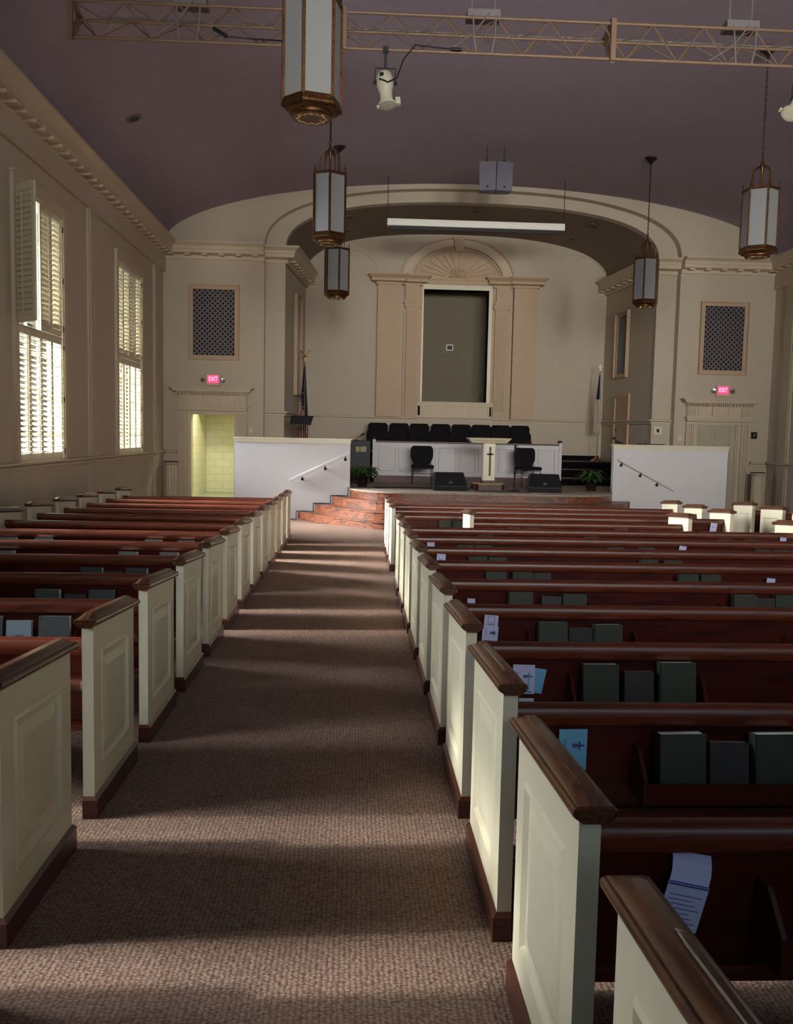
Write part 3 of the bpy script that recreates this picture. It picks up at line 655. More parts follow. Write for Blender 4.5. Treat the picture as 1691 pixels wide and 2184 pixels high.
# choir rail
root = empty('choir_rail', (CX, 21.5, SZ), 'long white panelled choir rail on a dark red plinth behind the pulpit', 'choir rail'); hw = 2.26
m = MB(); m.box(-hw, hw, -.06, .10, 0, .17); m.obj('plinth', 'darkwood', root)
m = MB(); m.box(-hw + .03, hw - .03, -.03, .03, .17, .96); body = m.obj('panel_wall', 'white', root)
m = MB(); m.box(-hw, hw, -.05, .05, .96, 1.0); m.obj('top_rail', 'darkwood', root)
for k in range(9):
    cx = -hw + .33 + k * (2 * hw - .66) / 8
    m = MB()
    for q in ((-.21, .21, .29, .315), (-.21, .21, .845, .87), (-.21, -.185, .315, .845), (.185, .21, .315, .845)): m.box(cx + q[0], cx + q[1], -.075, -.03, q[2], q[3])
    m.box(cx - .155, cx + .155, -.052, -.03, .36, .80); m.obj('raised_panel', 'white', body)
for s in (-1, 1):
    m = MB(); m.box(s * hw - .035, s * hw + .035, -.06, .06, .12, 1.03); m.obj('post', 'white', root)
m = MB(); m.lathe([(.035, 0), (.062, .015), (.062, .04), (.03, .055)], 14, (hw - .01, 0, 1.03)); m.obj('finial', 'blackplastic', root, smooth=40)
m = MB(); m.lathe([(.035, 0), (.062, .015), (.062, .04), (.03, .055)], 14, (-hw + .01, 0, 1.03)); m.obj('finial', 'blackplastic', root, smooth=40)

# ------------------------------------------------------------------ chairs
def rrect(w_, h_, r, z0=0, n=3, taper=0):
    pts = []
    for cx, cz, a0 in ((w_ / 2 - r, h_ - r, 0), (-w_ / 2 + r, h_ - r, 90), (-w_ / 2 + r * .4, r * .4, 180), (w_ / 2 - r * .4, r * .4, 270)):
        rr = r if a0 < 180 else r * .4
        for i in range(n + 1): a = R(a0 + 90 * i / n); pts.append((cx + rr * cos(a), cz + rr * sin(a) + z0))
    return pts
def make_chair(loc, label, group):
    t = empty('stacking_chair', loc, label, 'chair', group)
    m = MB(); p = rrect(.50, .07, .03, .40); m.loft([[(x * .94, -.24, z) for x, z in p], [(x, -.22, z + .005) for x, z in p], [(x, .20, z) for x, z in p], [(x * .96, .22, z) for x, z in p]]); m.obj('seat', 'black', t, smooth=40)
    m = MB()
    prof = [(-.17, .47), (.17, .47), (.19, .50), (.225, .56), (.255, .62), (.262, .70), (.262, .82), (.245, .87), (.205, .905), (-.205, .905), (-.245, .87), (-.262, .82), (-.262, .70), (-.255, .62), (-.225, .56), (-.19, .50)]
    m.loft([[(x * .95, .17 + (z - .45) * .12, .5 + (z - .5) * .98) for x, z in prof], [(x, .185 + (z - .45) * .12, z) for x, z in prof], [(x, .22 + (z - .45) * .12, z) for x, z in prof], [(x * .95, .24 + (z - .45) * .12, .5 + (z - .5) * .98) for x, z in prof]])
    m.obj('backrest', 'black', t, smooth=40)
    for s in (-1, 1):
        m = MB(); m.tube([(s * .225, -.20, .40), (s * .235, -.23, .02)], .011, 6); m.obj('leg', 'blackplastic', t)
        m = MB(); m.tube([(s * .20, .235, .62), (s * .215, .20, .40), (s * .23, .28, .0)], .011, 6); m.obj('leg', 'blackplastic', t)
    m = MB(); m.tube([(-.225, -.20, .385), (.225, -.20, .385)], .010, 6); m.tube([(-.23, -.215, .27), (.23, -.215, .27)], .008, 6)
    for s in (-1, 1): m.tube([(s * .23, -.215, .24), (s * .222, .235, .24)], .008, 6)
    m.obj('stretcher', 'blackplastic', t)
    return t
ch = make_chair((1.56, 20.55, SZ), 'black padded chair on the stage left of the white pulpit', None)
copy_tree(ch, (4.02, 20.55, SZ), 'black padded chair on the stage right of the white pulpit', rz=R(12))
bx = [.60, 1.17, 1.71, 2.29, 2.84, 3.38, 3.91, 4.43]
for i, x in enumerate(bx):
    o_ = ['leftmost', 'second', 'third', 'fourth', 'fifth', 'sixth', 'seventh', 'rightmost'][i]
    copy_tree(ch, (x, 23.72, .98), 'black padded choir chair, %s of the eight in the back row' % o_, rz=0, group='choir chairs in the back row')
for i in range(8):
    o_ = ['leftmost', 'second', 'third', 'fourth', 'fifth', 'sixth', 'seventh', 'rightmost'][i]
    copy_tree(ch, (.55 + i * .537, 22.87, .79), 'black padded choir chair, %s of the eight in the front row behind the rail' % o_, rz=0, group='choir chairs in the front row')

# ------------------------------------------------------------------ pulpit, monitors, mic stand
root = empty('pulpit', (2.90, 19.3, SZ), 'narrow white pulpit with dark cross and flared dentilled top', 'pulpit')
m = MB(); m.box(-.10, .13, -.10, .12, .20, 1.0); m.box(-.12, -.095, -.06, .14, .20, 1.0); col = m.obj('column', 'cream', root)
m = MB(); m.loft([[(-.36, -.16, 1.01), (.36, -.16, 1.01), (.36, .22, 1.01), (-.36, .22, 1.01)], [(-.47, -.23, 1.12), (.47, -.23, 1.12), (.47, .30, 1.12), (-.47, .30, 1.12)]]); top = m.obj('desk_top', 'cream', root)
m = MB()
for k in range(24): x = -.33 + k * .0287; m.box(x - .007, x + .007, -.222, -.19, 1.055, 1.075)
m.obj('dentils', 'trim_warm', top)
m = MB(); m.box(.000, .040, -.118, -.10, .30, .90); m.box(-.05, .09, -.118, -.10, .75, .79); m.tube([(.02, -.11, .88), (.02, -.11, .93)], .018, 8); m.obj('cross', 'darkwood', root)
m = MB(); m.box(-.14, .17, -.14, .16, .14, .20); m.obj('foot_block', 'darkwood', root)
m = MB(); m.prism([(-.33, -.20), (-.25, -.36), (.25, -.36), (.33, -.20), (.33, .3), (-.33, .3)], 0.0, .13, 'z'); m.obj('plinth', 'darkwood', root)
m = MB(); m.prism([(-.34, -.21), (-.26, -.37), (.26, -.37), (.34, -.21), (.34, .31), (-.34, .31)], .13, .14, 'z'); m.obj('plinth_edge', 'tan', root)
def monitor(loc, rz, label):
    t = empty('stage_monitor', loc, label, 'speaker', 'floor monitors', rz)
    m = MB(); m.loft([[(s * .34, -.22, .0), (s * .36, -.24, .10), (s * .30, -.06, .38), (s * .30, .12, .38), (s * .36, .22, .24), (s * .34, .24, 0)] for s in (-1, 1)]); m.obj('cabinet', 'blackplastic', t, bevel=.006)
    m = MB(); m.loft([[(s * .27, .235, .03), (s * .27, .15, .33), (s * .27, .165, .335), (s * .27, .25, .03)] for s in (-1, 1)]); m.obj('front_grille', 'black', t)
    m = MB(); m.box(-.04, .04, -.236, -.225, .15, .21); m.obj('input_plate', 'blackplastic', t)
monitor((1.99, 18.75, SZ), R(4), 'black wedge floor monitor on the stage left of the pulpit')
monitor((4.02, 18.75, SZ), R(-6), 'black wedge floor monitor on the stage right of the pulpit')
root = empty('microphone_stand', (3.40, 18.85, SZ), 'straight black microphone stand beside the right floor monitor', 'microphone stand')
m = MB(); m.lathe([(.14, 0), (.14, .015), (.03, .03)], 20); m.obj('base', 'blackplastic', root)
m = MB(); m.tube([(0, 0, .02), (0, 0, .85)], .012, 8); m.obj('pole', 'blackplastic', root)
m = MB(); m.tube([(0, 0, .82), (0, -.01, .98)], [.020, .026], 10); m.obj('microphone', 'blackplastic', root, smooth=50)
m = MB(); m.tube([(.03, 0, .96), (.055, 0, 1.0), (.06, 0, .8), (.14, .02, .35), (.16, .05, .1), (.05, .1, .02)], .005, 6); m.obj('cable', 'blackplastic', root)
m = MB(); m.tube([(.42, 19.2, SZ + .008), (.7, 19.3, SZ + .008), (1.1, 19.42, SZ + .008), (1.7, 19.25, SZ + .008)], .012, 6)
tag(m.obj('stage_cable', 'blackplastic'), 'black cable lying across the left of the stage carpet', 'cable')
m = MB(); m.tube([(2.4, 18.8, SZ + .008), (2.46, 18.62, SZ + .1), (2.55, 18.5, SZ + .008), (2.75, 18.4, SZ + .008), (3.3, 18.45, SZ + .008), (3.7, 18.38, SZ + .008)], .010, 6)
tag(m.obj('stage_cable', 'blackplastic'), 'black cable looping from the left monitor past the pulpit plinth', 'cable')
m = MB()
cp = []
for E, z in ((E1, -.09), (E2, .08), (E3, .25)): x = E[0][0]; cp += [(x - .03, 18.80, z - .16), (x - .03, 18.80, z + .012), (x + .15, 18.83, z + .012)]
m.tube([(-1.35, 18.75, -.245)] + cp + [(-.14, 18.80, .26), (-.13, 18.80, .45)], .011, 6); tag(m.obj('step_cable', 'blackplastic'), 'black cable running up the oak steps along the left half wall', 'cable')

# black equipment cabinet at left of choir rail
root = empty('equipment_cabinet', (.08, 21.0, SZ), 'tall black equipment cabinet between left half wall and choir rail', 'cabinet')
m = MB(); m.box(-.36, .28, -.25, .25, 0, 1.0); m.obj('body', 'blackplastic', root, bevel=.01)
m = MB(); m.box(-.06, .02, -.262, -.25, .74, .86); m.box(.04, .18, -.262, -.25, .74, .86); m.obj('label_plate', 'label', root)
root = empty('boom_microphone', (.02, 20.95, SZ + 1.0), 'black boom microphone standing on the equipment cabinet', 'microphone')
m = MB(); m.lathe([(.05, 0), (.05, .01), (.01, .02)], 12); m.tube([(0, 0, .01), (.02, 0, .05), (.13, -.02, .13)], .007, 6); m.obj('arm', 'darkmetal', root)
m = MB(); m.tube([(.10, -.02, .11), (.2, -.02, .17)], [.018, .026], 10); m.obj('microphone_head', 'blackplastic', root, smooth=50)

# ferns
def fern(loc, label, seed, n=70):
    random.seed(seed); root = empty('potted_fern', loc, label, 'potted plant', 'ferns beside the stage')
    m = MB(); m.lathe([(.10, 0), (.14, .22), (.15, .23), (.13, .23)], 16); m.obj('pot', 'darkmetal', root, smooth=40)
    m = MB()
    for k in range(n):
        a = random.uniform(0, 2 * pi); L = random.uniform(.25, .46); up = random.uniform(.25, .75); pts = []
        for i in range(7):
            t = i / 6; r = L * t; z = .22 + up * t - (up + .25 * L) * .75 * t * t; pts.append(Vector((r * cos(a), r * sin(a), z)))
        side = Vector((-sin(a), cos(a), .25 * random.uniform(-1, 1)))
        for i in range(6):
            w0 = .05 * sin(pi * (i + .25) / 6.6); w1 = .05 * sin(pi * (i + 1.25) / 6.6)
            m.add([pts[i] - side * w0, pts[i] + side * w0, pts[i + 1] + side * w1, pts[i + 1] - side * w1], [(0, 1, 2, 3)])
    m.obj('fronds', 'leaf', root)
    return root
fern((.17, 19.55, SZ), 'arching green fern on the stage beside the left half wall', 3)
fern((5.22, 19.45, SZ), 'dark fern on the stage beside the right half wall', 5)

# ------------------------------------------------------------------ flags, music stand
def flag(loc, label, pole_h, top, top_h, mats, folds, zt, zb, wt, wb, splits):
    root = empty('flag_on_pole', loc, label, 'flag')
    m = MB(); m.lathe([(.17, 0), (.16, .02), (.06, .08), (.03, .14), (.015, .15)], 20); m.obj('base', 'brass', root, smooth=40)
    m = MB(); m.tube([(0, 0, .1), (0, 0, pole_h)], .014, 8); m.obj('pole', 'brass', root)
    top(root, pole_h)
    m = MB(); N = 22; L = 26; rows = []
    for j in range(L + 1):
        t = j / L; z = zt + (zb - zt) * t; w_ = wt + (wb - wt) * min(1, t * 1.6)
        rows.append([(-w_ * .62 + w_ * (i / N), .045 * sin(i / N * pi * folds) * min(1, .25 + t) * (1 + .2 * sin(3 * t)) - .02, z + .03 * sin(i * .9) * (t > .98)) for i in range(N + 1)])
    vs_ = [p for r in rows for p in r]; fs = []; mi = []
    for j in range(L):
        for i in range(N):
            fs.append((j * (N + 1) + i, j * (N + 1) + i + 1, (j + 1) * (N + 1) + i + 1, (j + 1) * (N + 1) + i)); mi.append(splits(i / N, j / L))
    m.add(vs_, fs); m.m = mi; o = m.obj('cloth', mats, root, smooth=60)
    sm = o.modifiers.new('thick', 'SOLIDIFY'); sm.thickness = .006
    return root, rows
def eagle(root, h):
    m = MB(); m.tube([(0, 0, h), (0, 0, h + .10)], .016, 8); m.sphere((0, 0, h + .13), .035)
    m.obj('finial', 'brass', root, smooth=50); m = MB()
    for s in (-1, 1): m.loft([[(s * .02, -.01, h + .12), (s * .02, .01, h + .12), (s * .02, .01, h + .18), (s * .02, -.01, h + .18)], [(s * .07, -.008, h + .18), (s * .07, .008, h + .18), (s * .06, .008, h + .26), (s * .06, -.008, h + .26)], [(s * .13, -.004, h + .25), (s * .13, .004, h + .25), (s * .11, .004, h + .28), (s * .11, -.004, h + .28)]])
    m.obj('eagle', 'bronze', root)
def crosst(root, h):
    m = MB(); m.box(-.012, .012, -.008, .008, h, h + .18); m.box(-.055, .055, -.008, .008, h + .10, h + .125); m.obj('cross', 'gold', root)
def us(u, t):
    if t < .50 + .25 * (u - .5): return 0
    return 1 if int((u * 9 + t * 3)) % 2 == 0 else 2
o, rows = flag((-1.27, 22.35, .60), 'draped stars and stripes flag on an eagle-topped pole behind the left half wall', 2.72, eagle, .2, ['navy', 'red', 'flagwhite'], 4, 2.62, .45, .03, .24, us)
m = MB()
for j, i in ((6, 8), (8, 7), (10, 6), (7, 13), (11, 5), (12, 9), (13, 5), (9, 15), (14, 12)):
    p = rows[j][i]; q = Vector((p[0], p[1] - .012, p[2])); st = []
    for k in range(10): rr = .016 if k % 2 == 0 else .007; st.append((q.x + rr * sin(k * pi / 5), q.z + rr * cos(k * pi / 5)))
    m.prism(st, q.y - .002, q.y + .002, 'y')
m.obj('stars', 'flagwhite', o)
flag((6.50, 23.75, .98), 'white flag with navy canton on a cross-topped brass pole right of the choir', 2.40, crosst, .15, ['navy', 'flagwhite'], 3, 2.30, .75, .03, .17,
     lambda u, t: 0 if t < .42 and u < .8 else 1)
root = empty('music_stand', (-1.24, 20.6, SZ), 'black music stand in front of the stars and stripes flag', 'music stand')
m = MB(); m.tube([(0, 0, .08), (0, 0, 1.36)], .014, 8); m.obj('pole', 'blackplastic', root)
for k in range(3): m = MB(); a = k * 2.094; m.tube([(0, 0, .18), (.25 * cos(a), .25 * sin(a), .01)], .011, 6); m.obj('leg', 'blackplastic', root)
m = MB(); m.loft([[(-.26, -.05, 1.34), (.22, -.05, 1.34), (.22, -.04, 1.34), (-.26, -.04, 1.34)], [(-.24, .02, 1.54), (.28, .02, 1.54), (.28, .03, 1.54), (-.24, .03, 1.54)]]); m.box(-.27, .23, -.09, -.04, 1.325, 1.34); m.obj('desk', 'blackplastic', root)

# pedestals beside doors
def pedestal(x, y, label):
    z0 = fz(y); H = .87 - z0; root = empty('fluted_pedestal', (x, y, z0), label, 'pedestal', 'fluted pedestals beside the doors')
    m = MB(); m.box(-.16, .16, -.16, .16, 0, .10); m.obj('foot', 'trim', root)
    m = MB(); n = 32; m.loft([[((.125 + (.010 if k % 2 else 0)) * cos(2 * pi * k / n), (.125 + (.010 if k % 2 else 0)) * sin(2 * pi * k / n), z) for k in range(n)] for z in (.10, H - .09)]); m.obj('fluted_shaft', 'trim', root)
    m = MB(); m.lathe([(.12, H - .09), (.155, H - .05), (.155, H - .02)], 24); m.obj('capital', 'trim', root)
    m = MB(); m.lathe([(.165, H - .02), (.165, H)], 24); m.obj('black_top', 'blackplastic', root)
pedestal(-4.15, 20.4, 'short fluted pedestal with black top left of the open door')
pedestal(9.40, 20.4, 'short fluted pedestal with black top right of the closed door')

# ------------------------------------------------------------------ exit signs, switches, wall devices
def exit_sign(x, z, label):
    root = empty('exit_sign', (x, YF, z), label, 'exit sign', 'exit signs over the doors')
    m = MB(); m.box(-.165, .165, -.07, 0, -.14, .12); m.obj('housing', 'exitcase', root, bevel=.008)
    m = MB(); m.box(-.125, .125, -.074, -.068, -.075, .10); m.obj('lit_face', 'exitred', root)
    cu = bpy.data.curves.new('exit_text', 'FONT'); cu.body = 'EXIT'; cu.size = .20; cu.align_x = 'CENTER'; cu.align_y = 'CENTER'; cu.extrude = .002
    to = bpy.data.objects.new('tmp', cu); C.objects.link(to); dg = bpy.context.evaluated_depsgraph_get(); me = bpy.data.meshes.new_from_object(to.evaluated_get(dg)); bpy.data.objects.remove(to)
    me.materials.clear(); me.materials.append(M['exitpink']); lo = bpy.data.objects.new('letters', me); C.objects.link(lo); lo.parent = root; lo.location = (0, -.077, .012); lo.rotation_euler = (R(90), 0, 0); lo.scale = (.50, .75, 1)
    for s in (-1, 1):
        m = MB(); m.tube([(s * .165, -.04, .0), (s * .20, -.04, .0)], .014, 8); m.lathe([(.02, 0), (.045, .05), (.05, .06), (.035, .063)], 14)
        q = len(m.v) - 14 * 4; m.xf(Matrix.Translation((s * .215, -.04, 0)) @ Matrix.Rotation(R(100), 4, 'X') @ Matrix.Rotation(s * R(20), 4, 'Y'), q); m.obj('emergency_lamp', 'chrome', root, smooth=40)
exit_sign(-3.30, 2.75, 'lit red EXIT sign with two lamp heads above the open left door')
exit_sign(8.70, 2.77, 'lit red EXIT sign with two lamp heads above the closed right door')
def plate(nm, x, y, z, w_, h_, label, cat, mt='plasticwhite', inner=None, d=.02):
    root = empty(nm, (x, y, z), label, cat); m = MB(); m.box(-w_ / 2, w_ / 2, -d, 0, -h_ / 2, h_ / 2); m.obj('cover_plate', mt, root, bevel=.003)
    m = MB(); m.box(-w_ * .15, w_ * .15, -d - .012, -d, -h_ * .2, h_ * .2); m.obj('toggle', inner or mt, root)
plate('light_switch', -2.44, YF, 1.60, .08, .13, 'light switch on the wall right of the open door', 'switch')
plate('light_switch', 7.72, YF, 1.62, .12, .12, 'double light switch on the wall left of the closed door', 'switch')
plate('wall_keypad', 9.53, YF, 1.73, .14, .16, 'black keypad on the wall right of the closed door', 'keypad', 'blackplastic', 'grey', .03)
plate('thermostat', 7.27, 21.25, 1.80, .20, .20, 'thermostat with pale cover above the right half wall', 'thermostat', 'plasticwhite', 'blackplastic', .03)
root = empty('handheld_microphone', (5.66, 18.93, 1.47), 'black handheld microphone lying on the right half wall coping', 'microphone')
m = MB(); m.tube([(-.09, 0, .055), (-.05, 0, .045)], [.026, .024], 10); m.obj('microphone_head', 'blackplastic', root, smooth=50)
m = MB(); m.tube([(-.05, 0, .045), (.07, 0, .015)], [.018, .011], 10); m.obj('handle', 'blackplastic', root, smooth=50)
root = empty('mixer_tray', (6.36, 18.95, 1.47), 'low black tray with a coiled cable on the right half wall coping', 'tray')
m = MB(); m.box(-.28, .28, -.07, .09, 0, .018); m.obj('tray', 'blackplastic', root)
m = MB(); m.tube([(-.12 + .04 * cos(a * .6), .0, .055 + .03 * sin(a * .6)) for a in range(22)], .007, 6); m.obj('coiled_cable', 'chrome', root)

# ------------------------------------------------------------------ projection screen, hanging speaker, downlights
root = empty('projection_screen', (2.62, 20.3, 6.2), 'rolled-up projection screen in a long pale case hanging under the chancel arch', 'projection screen'); hw = 1.99
m = MB(); m.box(-hw, hw, -.09, .07, 0, .15); m.obj('case', 'screen', root, bevel=.01)
m = MB(); m.box(-hw + .07, hw - .03, -.05, .03, -.075, 0.0); m.obj('black_slot', 'blackplastic', root)
for s in (-1, 1): m = MB(); m.tube([(s * (hw - .01), 0, .13), (s * (hw - .01), 0, ceil_z(2.6 + s * hw) - 6.2)], .008, 6); m.obj('hanging_wire', 'darkmetal', root)
root = empty('ceiling_speaker', (2.71, 18.2, 6.45), 'grey two-cabinet loudspeaker cluster hanging below the vault', 'speaker')
for s in (-1, 1):
    m = MB(); a = R(10) * s; m.loft([[(0 + s * .006, -.14, z), (s * (.33 + .01 * t), -.10 + .02, z), (s * (.30), .16, z), (s * .006, .20, z)] for t, z in ((0, 0), (1, .56))]); c_ = m.obj('cabinet', 'greybox', root, bevel=.006)
    m = MB(); m.box(s * .17 - .02, s * .17 + .02, -.128, -.115, .05, .09); m.obj('badge', 'blackplastic', c_)
    m = MB(); m.tube([(s * .17, .05, .56), (s * .17, .05, ceil_z(2.7 + s * .17) - 6.45)], .006, 6); m.tube([(s * .17, .05, .56), (s * .17, .05, .64)], .018, 6); m.obj('suspension', 'darkmetal', root)
def downlight(x, y, z, label, nrm=(0, 0, -1), g='recessed chancel downlights'):
    root = empty('recessed_downlight', (x, y, z), label, 'downlight', g)
    root.rotation_euler = Vector(nrm).to_track_quat('-Z', 'Y').to_euler()
    m = MB(); m.loft([[(.13 * cos(2 * pi * k / 24), .13 * sin(2 * pi * k / 24), -.015) for k in range(24)], [(.13 * cos(2 * pi * k / 24), .13 * sin(2 * pi * k / 24), .0) for k in range(24)]]); m.obj('ring', 'grey', root)
    m = MB(); m.lathe([(.085, -.018), (.085, -.016)], 20); m.obj('dark_baffle', 'blackplastic', root)
def chz(x): return sup(x - CX, 4.3, IR_, IZ, IN_)
for x, y, lb in ((2.82, 21.9, 'nearest the arch at the centre'), (2.78, 23.4, 'behind the centre one'), (-.24, 22.0, 'on the left near the arch'), (-.30, 23.4, 'on the left toward the back wall'), (5.72, 22.0, 'on the right near the arch'), (5.60, 23.6, 'on the right toward the back wall')):
    d = .05; s = (chz(x + d) - chz(x - d)) / (2 * d); downlight(x, y, chz(x) - .012, 'recessed downlight in the chancel ceiling, %s' % lb, (s, 0, -1))
d = .05; x = -3.62; s = (ceil_z(x + d) - ceil_z(x - d)) / (2 * d); downlight(x, 14.9, ceil_z(x) - .01, 'recessed downlight in the vault above the left windows', (s, 0, -1), 'recessed vault downlights')

# ------------------------------------------------------------------ lighting truss
TX0, TX1, TY = -3.22, 10.0 - 1.05, 10.45; zt, zb = 6.27, 5.88
root = empty('lighting_truss', ((TX0 + TX1) / 2, TY, zb), 'tan triangular lighting truss spanning the vault', 'truss'); tcx = (TX0 + TX1) / 2
A = (TY, zt - zb); B = (TY, 0.0); D = (TY + .30, (zt - zb) * .80)
Pt = lambda x, q: (x - tcx, q[0] - TY, q[1])
for q, nm in ((A, 'upper chord'), (B, 'lower chord'), (D, 'rear chord')):
    m = MB(); m.tube([Pt(TX0, q), Pt(TX1, q)], .020, 8); m.obj('chord', 'truss', root, smooth=50)
for q1, q2, ph in ((A, B, 0), (A, D, .5), (D, B, .5)):
    m = MB(); n_ = int((TX1 - TX0) / .29)
    for i in range(n_):
        x0 = TX0 + (TX1 - TX0) * i / n_; x1 = TX0 + (TX1 - TX0) * (i + 1) / n_
        a, b = (q1, q2) if i % 2 == 0 else (q2, q1); m.tube([Pt(x0, a), Pt(x1, b)], .008, 5)
    m.obj('lacing', 'truss', root)
for x in (TX0, -.20, 2.85, 5.90, TX1):
    m = MB(); tri = [(A[0] - TY - .03, A[1] + .03), (B[0] - TY - .03, B[1] - .03), (B[0] - TY + .03, B[1] - .03), (D[0] - TY + .03, D[1] + .03)]
    for s0, s1 in ((tri[0], tri[1]), (tri[1], tri[3]), (tri[3], tri[0])):
        m.tube([(x - tcx, s0[0], s0[1]), (x - tcx, s1[0], s1[1])], .040, 4)
    m.obj('joint_plate', 'truss', root)
for x, lb in ((-1.93, 'nearest the left end of the truss'), (1.38, 'above the middle of the truss'), (4.38, 'on the right part of the truss')):
    r2 = empty('truss_junction_box', (x, TY + .14, zt), 'grey junction box with hanging straps %s' % lb, 'junction box', 'junction boxes on the truss')
    m = MB(); m.box(-.19, .19, -.10, .10, .03, .12); m.obj('box', 'grey', r2)
    m = MB()
    for s in (-1, 1): m.tube([(s * .13, -.15, .03), (s * .12, -.17, -.2), (s * .09, -.15, -.40)], .010, 6); m.tube([(s * .13, .0, .12), (s * .13, 0, ceil_z(x) - zt - .09)], .012, 6)
    m.obj('straps', 'grey', r2)
    m = MB(); m.tube([(.05, -.15, .05), (-.12, -.16, -.18), (-.38, -.17, -.36), (-.42, -.17, -.37)], .009, 6); m.obj('flex_lead', 'grey', r2)
m = MB(); m.tube([(-3.0, TY + .36, zt - .02), (TX1, TY + .36, zt - .02)], .014, 6); tag(m.obj('conduit', 'grey'), 'thin grey conduit running behind the truss', 'conduit')
def spot(loc, rot, label, drop=.18):
    r2 = empty('stage_spotlight', loc, label, 'spotlight', 'cream spotlights under the truss')
    m = MB(); m.bar((0, 0, .02), (0, 0, -drop), .030); m.box(-.03, .03, -.035, .035, -.01, .05); m.obj('clamp', 'blackplastic', r2)
    m = MB(); m.tube([(-.115, 0, -drop - .16), (-.115, 0, -drop), (.115, 0, -drop), (.115, 0, -drop - .16)], .008, 6); m.obj('yoke', 'blackplastic', r2)
    b = empty('body_pivot', (0, 0, 0)); bpy.data.objects.remove(b)
    mt = Matrix.Translation((0, 0, -drop - .16)) @ rot
    m = MB(); m.lathe([(.03, .12), (.075, .11), (.095, .06), (.098, -.02), (.075, -.10), (.068, -.13), (.072, -.22), (.095, -.24), (.098, -.27), (.07, -.275)][::-1], 18); m.xf(mt); body = m.obj('lamp_housing', 'spot', r2, smooth=40)
    m = MB(); m.lathe([(.05, -.285), (.085, -.28)], 18); m.box(-.12, -.095, -.02, .02, -.30, -.27); m.box(.095, .15, -.03, .03, -.27, -.19); m.xf(mt); m.obj('gel_frame', 'spot', r2)
    m = MB(); m.box(-.06, -.015, -.095, -.07, .035, .075); m.xf(mt); m.obj('dark_vent', 'blackplastic', body)
    for s in (-1, 1): m = MB(); m.sphere((s * .115, 0, -drop - .16), .022, 6); m.obj('knob', 'blackplastic', r2)
spot((.27, TY - .02, zb - .03), Matrix.Rotation(R(-12), 4, 'X') @ Matrix.Rotation(R(-6), 4, 'Y'), 'cream spotlight hanging from the truss near its left third')
spot((5.08, TY - .02, zb - .03), Matrix.Rotation(R(-20), 4, 'X') @ Matrix.Rotation(R(40), 4, 'Y'), 'cream spotlight at the right edge of the photo under the truss')
m = MB(); m.tube([(.20, TY - .12, zb - .36), (.30, TY - .14, zb - .40), (.40, TY - .12, zb - .34), (.47, TY - .06, zb - .12), (.60, TY - .04, zb + .05), (.85, TY - .04, zb + .03), (1.05, TY - .04, zb + .02)], .008, 6); m.tube([(1.0, TY - .04, zb + .02), (1.12, TY - .04, zb + .02)], .02, 8)
tag(m.obj('power_cable', 'blackplastic', smooth=60), 'black power cable looping from the spotlight up to the truss', 'cable')
m = MB(); m.tube([(-1.65, TY - .04, zb + .14), (-1.5, TY - .05, zb + .05)], .022, 8); m.tube([(-1.5, TY - .05, zb + .05), (-1.2, TY - .04, zb + .04), (-.9, TY - .05, zb + .03), (-.82, TY - .06, zb - .06), (-.80, TY - .06, zb - .25), (-.74, TY - .06, zb - .42)], .008, 6)
tag(m.obj('power_cable', 'blackplastic', smooth=60), 'black power cable dangling from the truss behind the nearest lantern', 'cable')

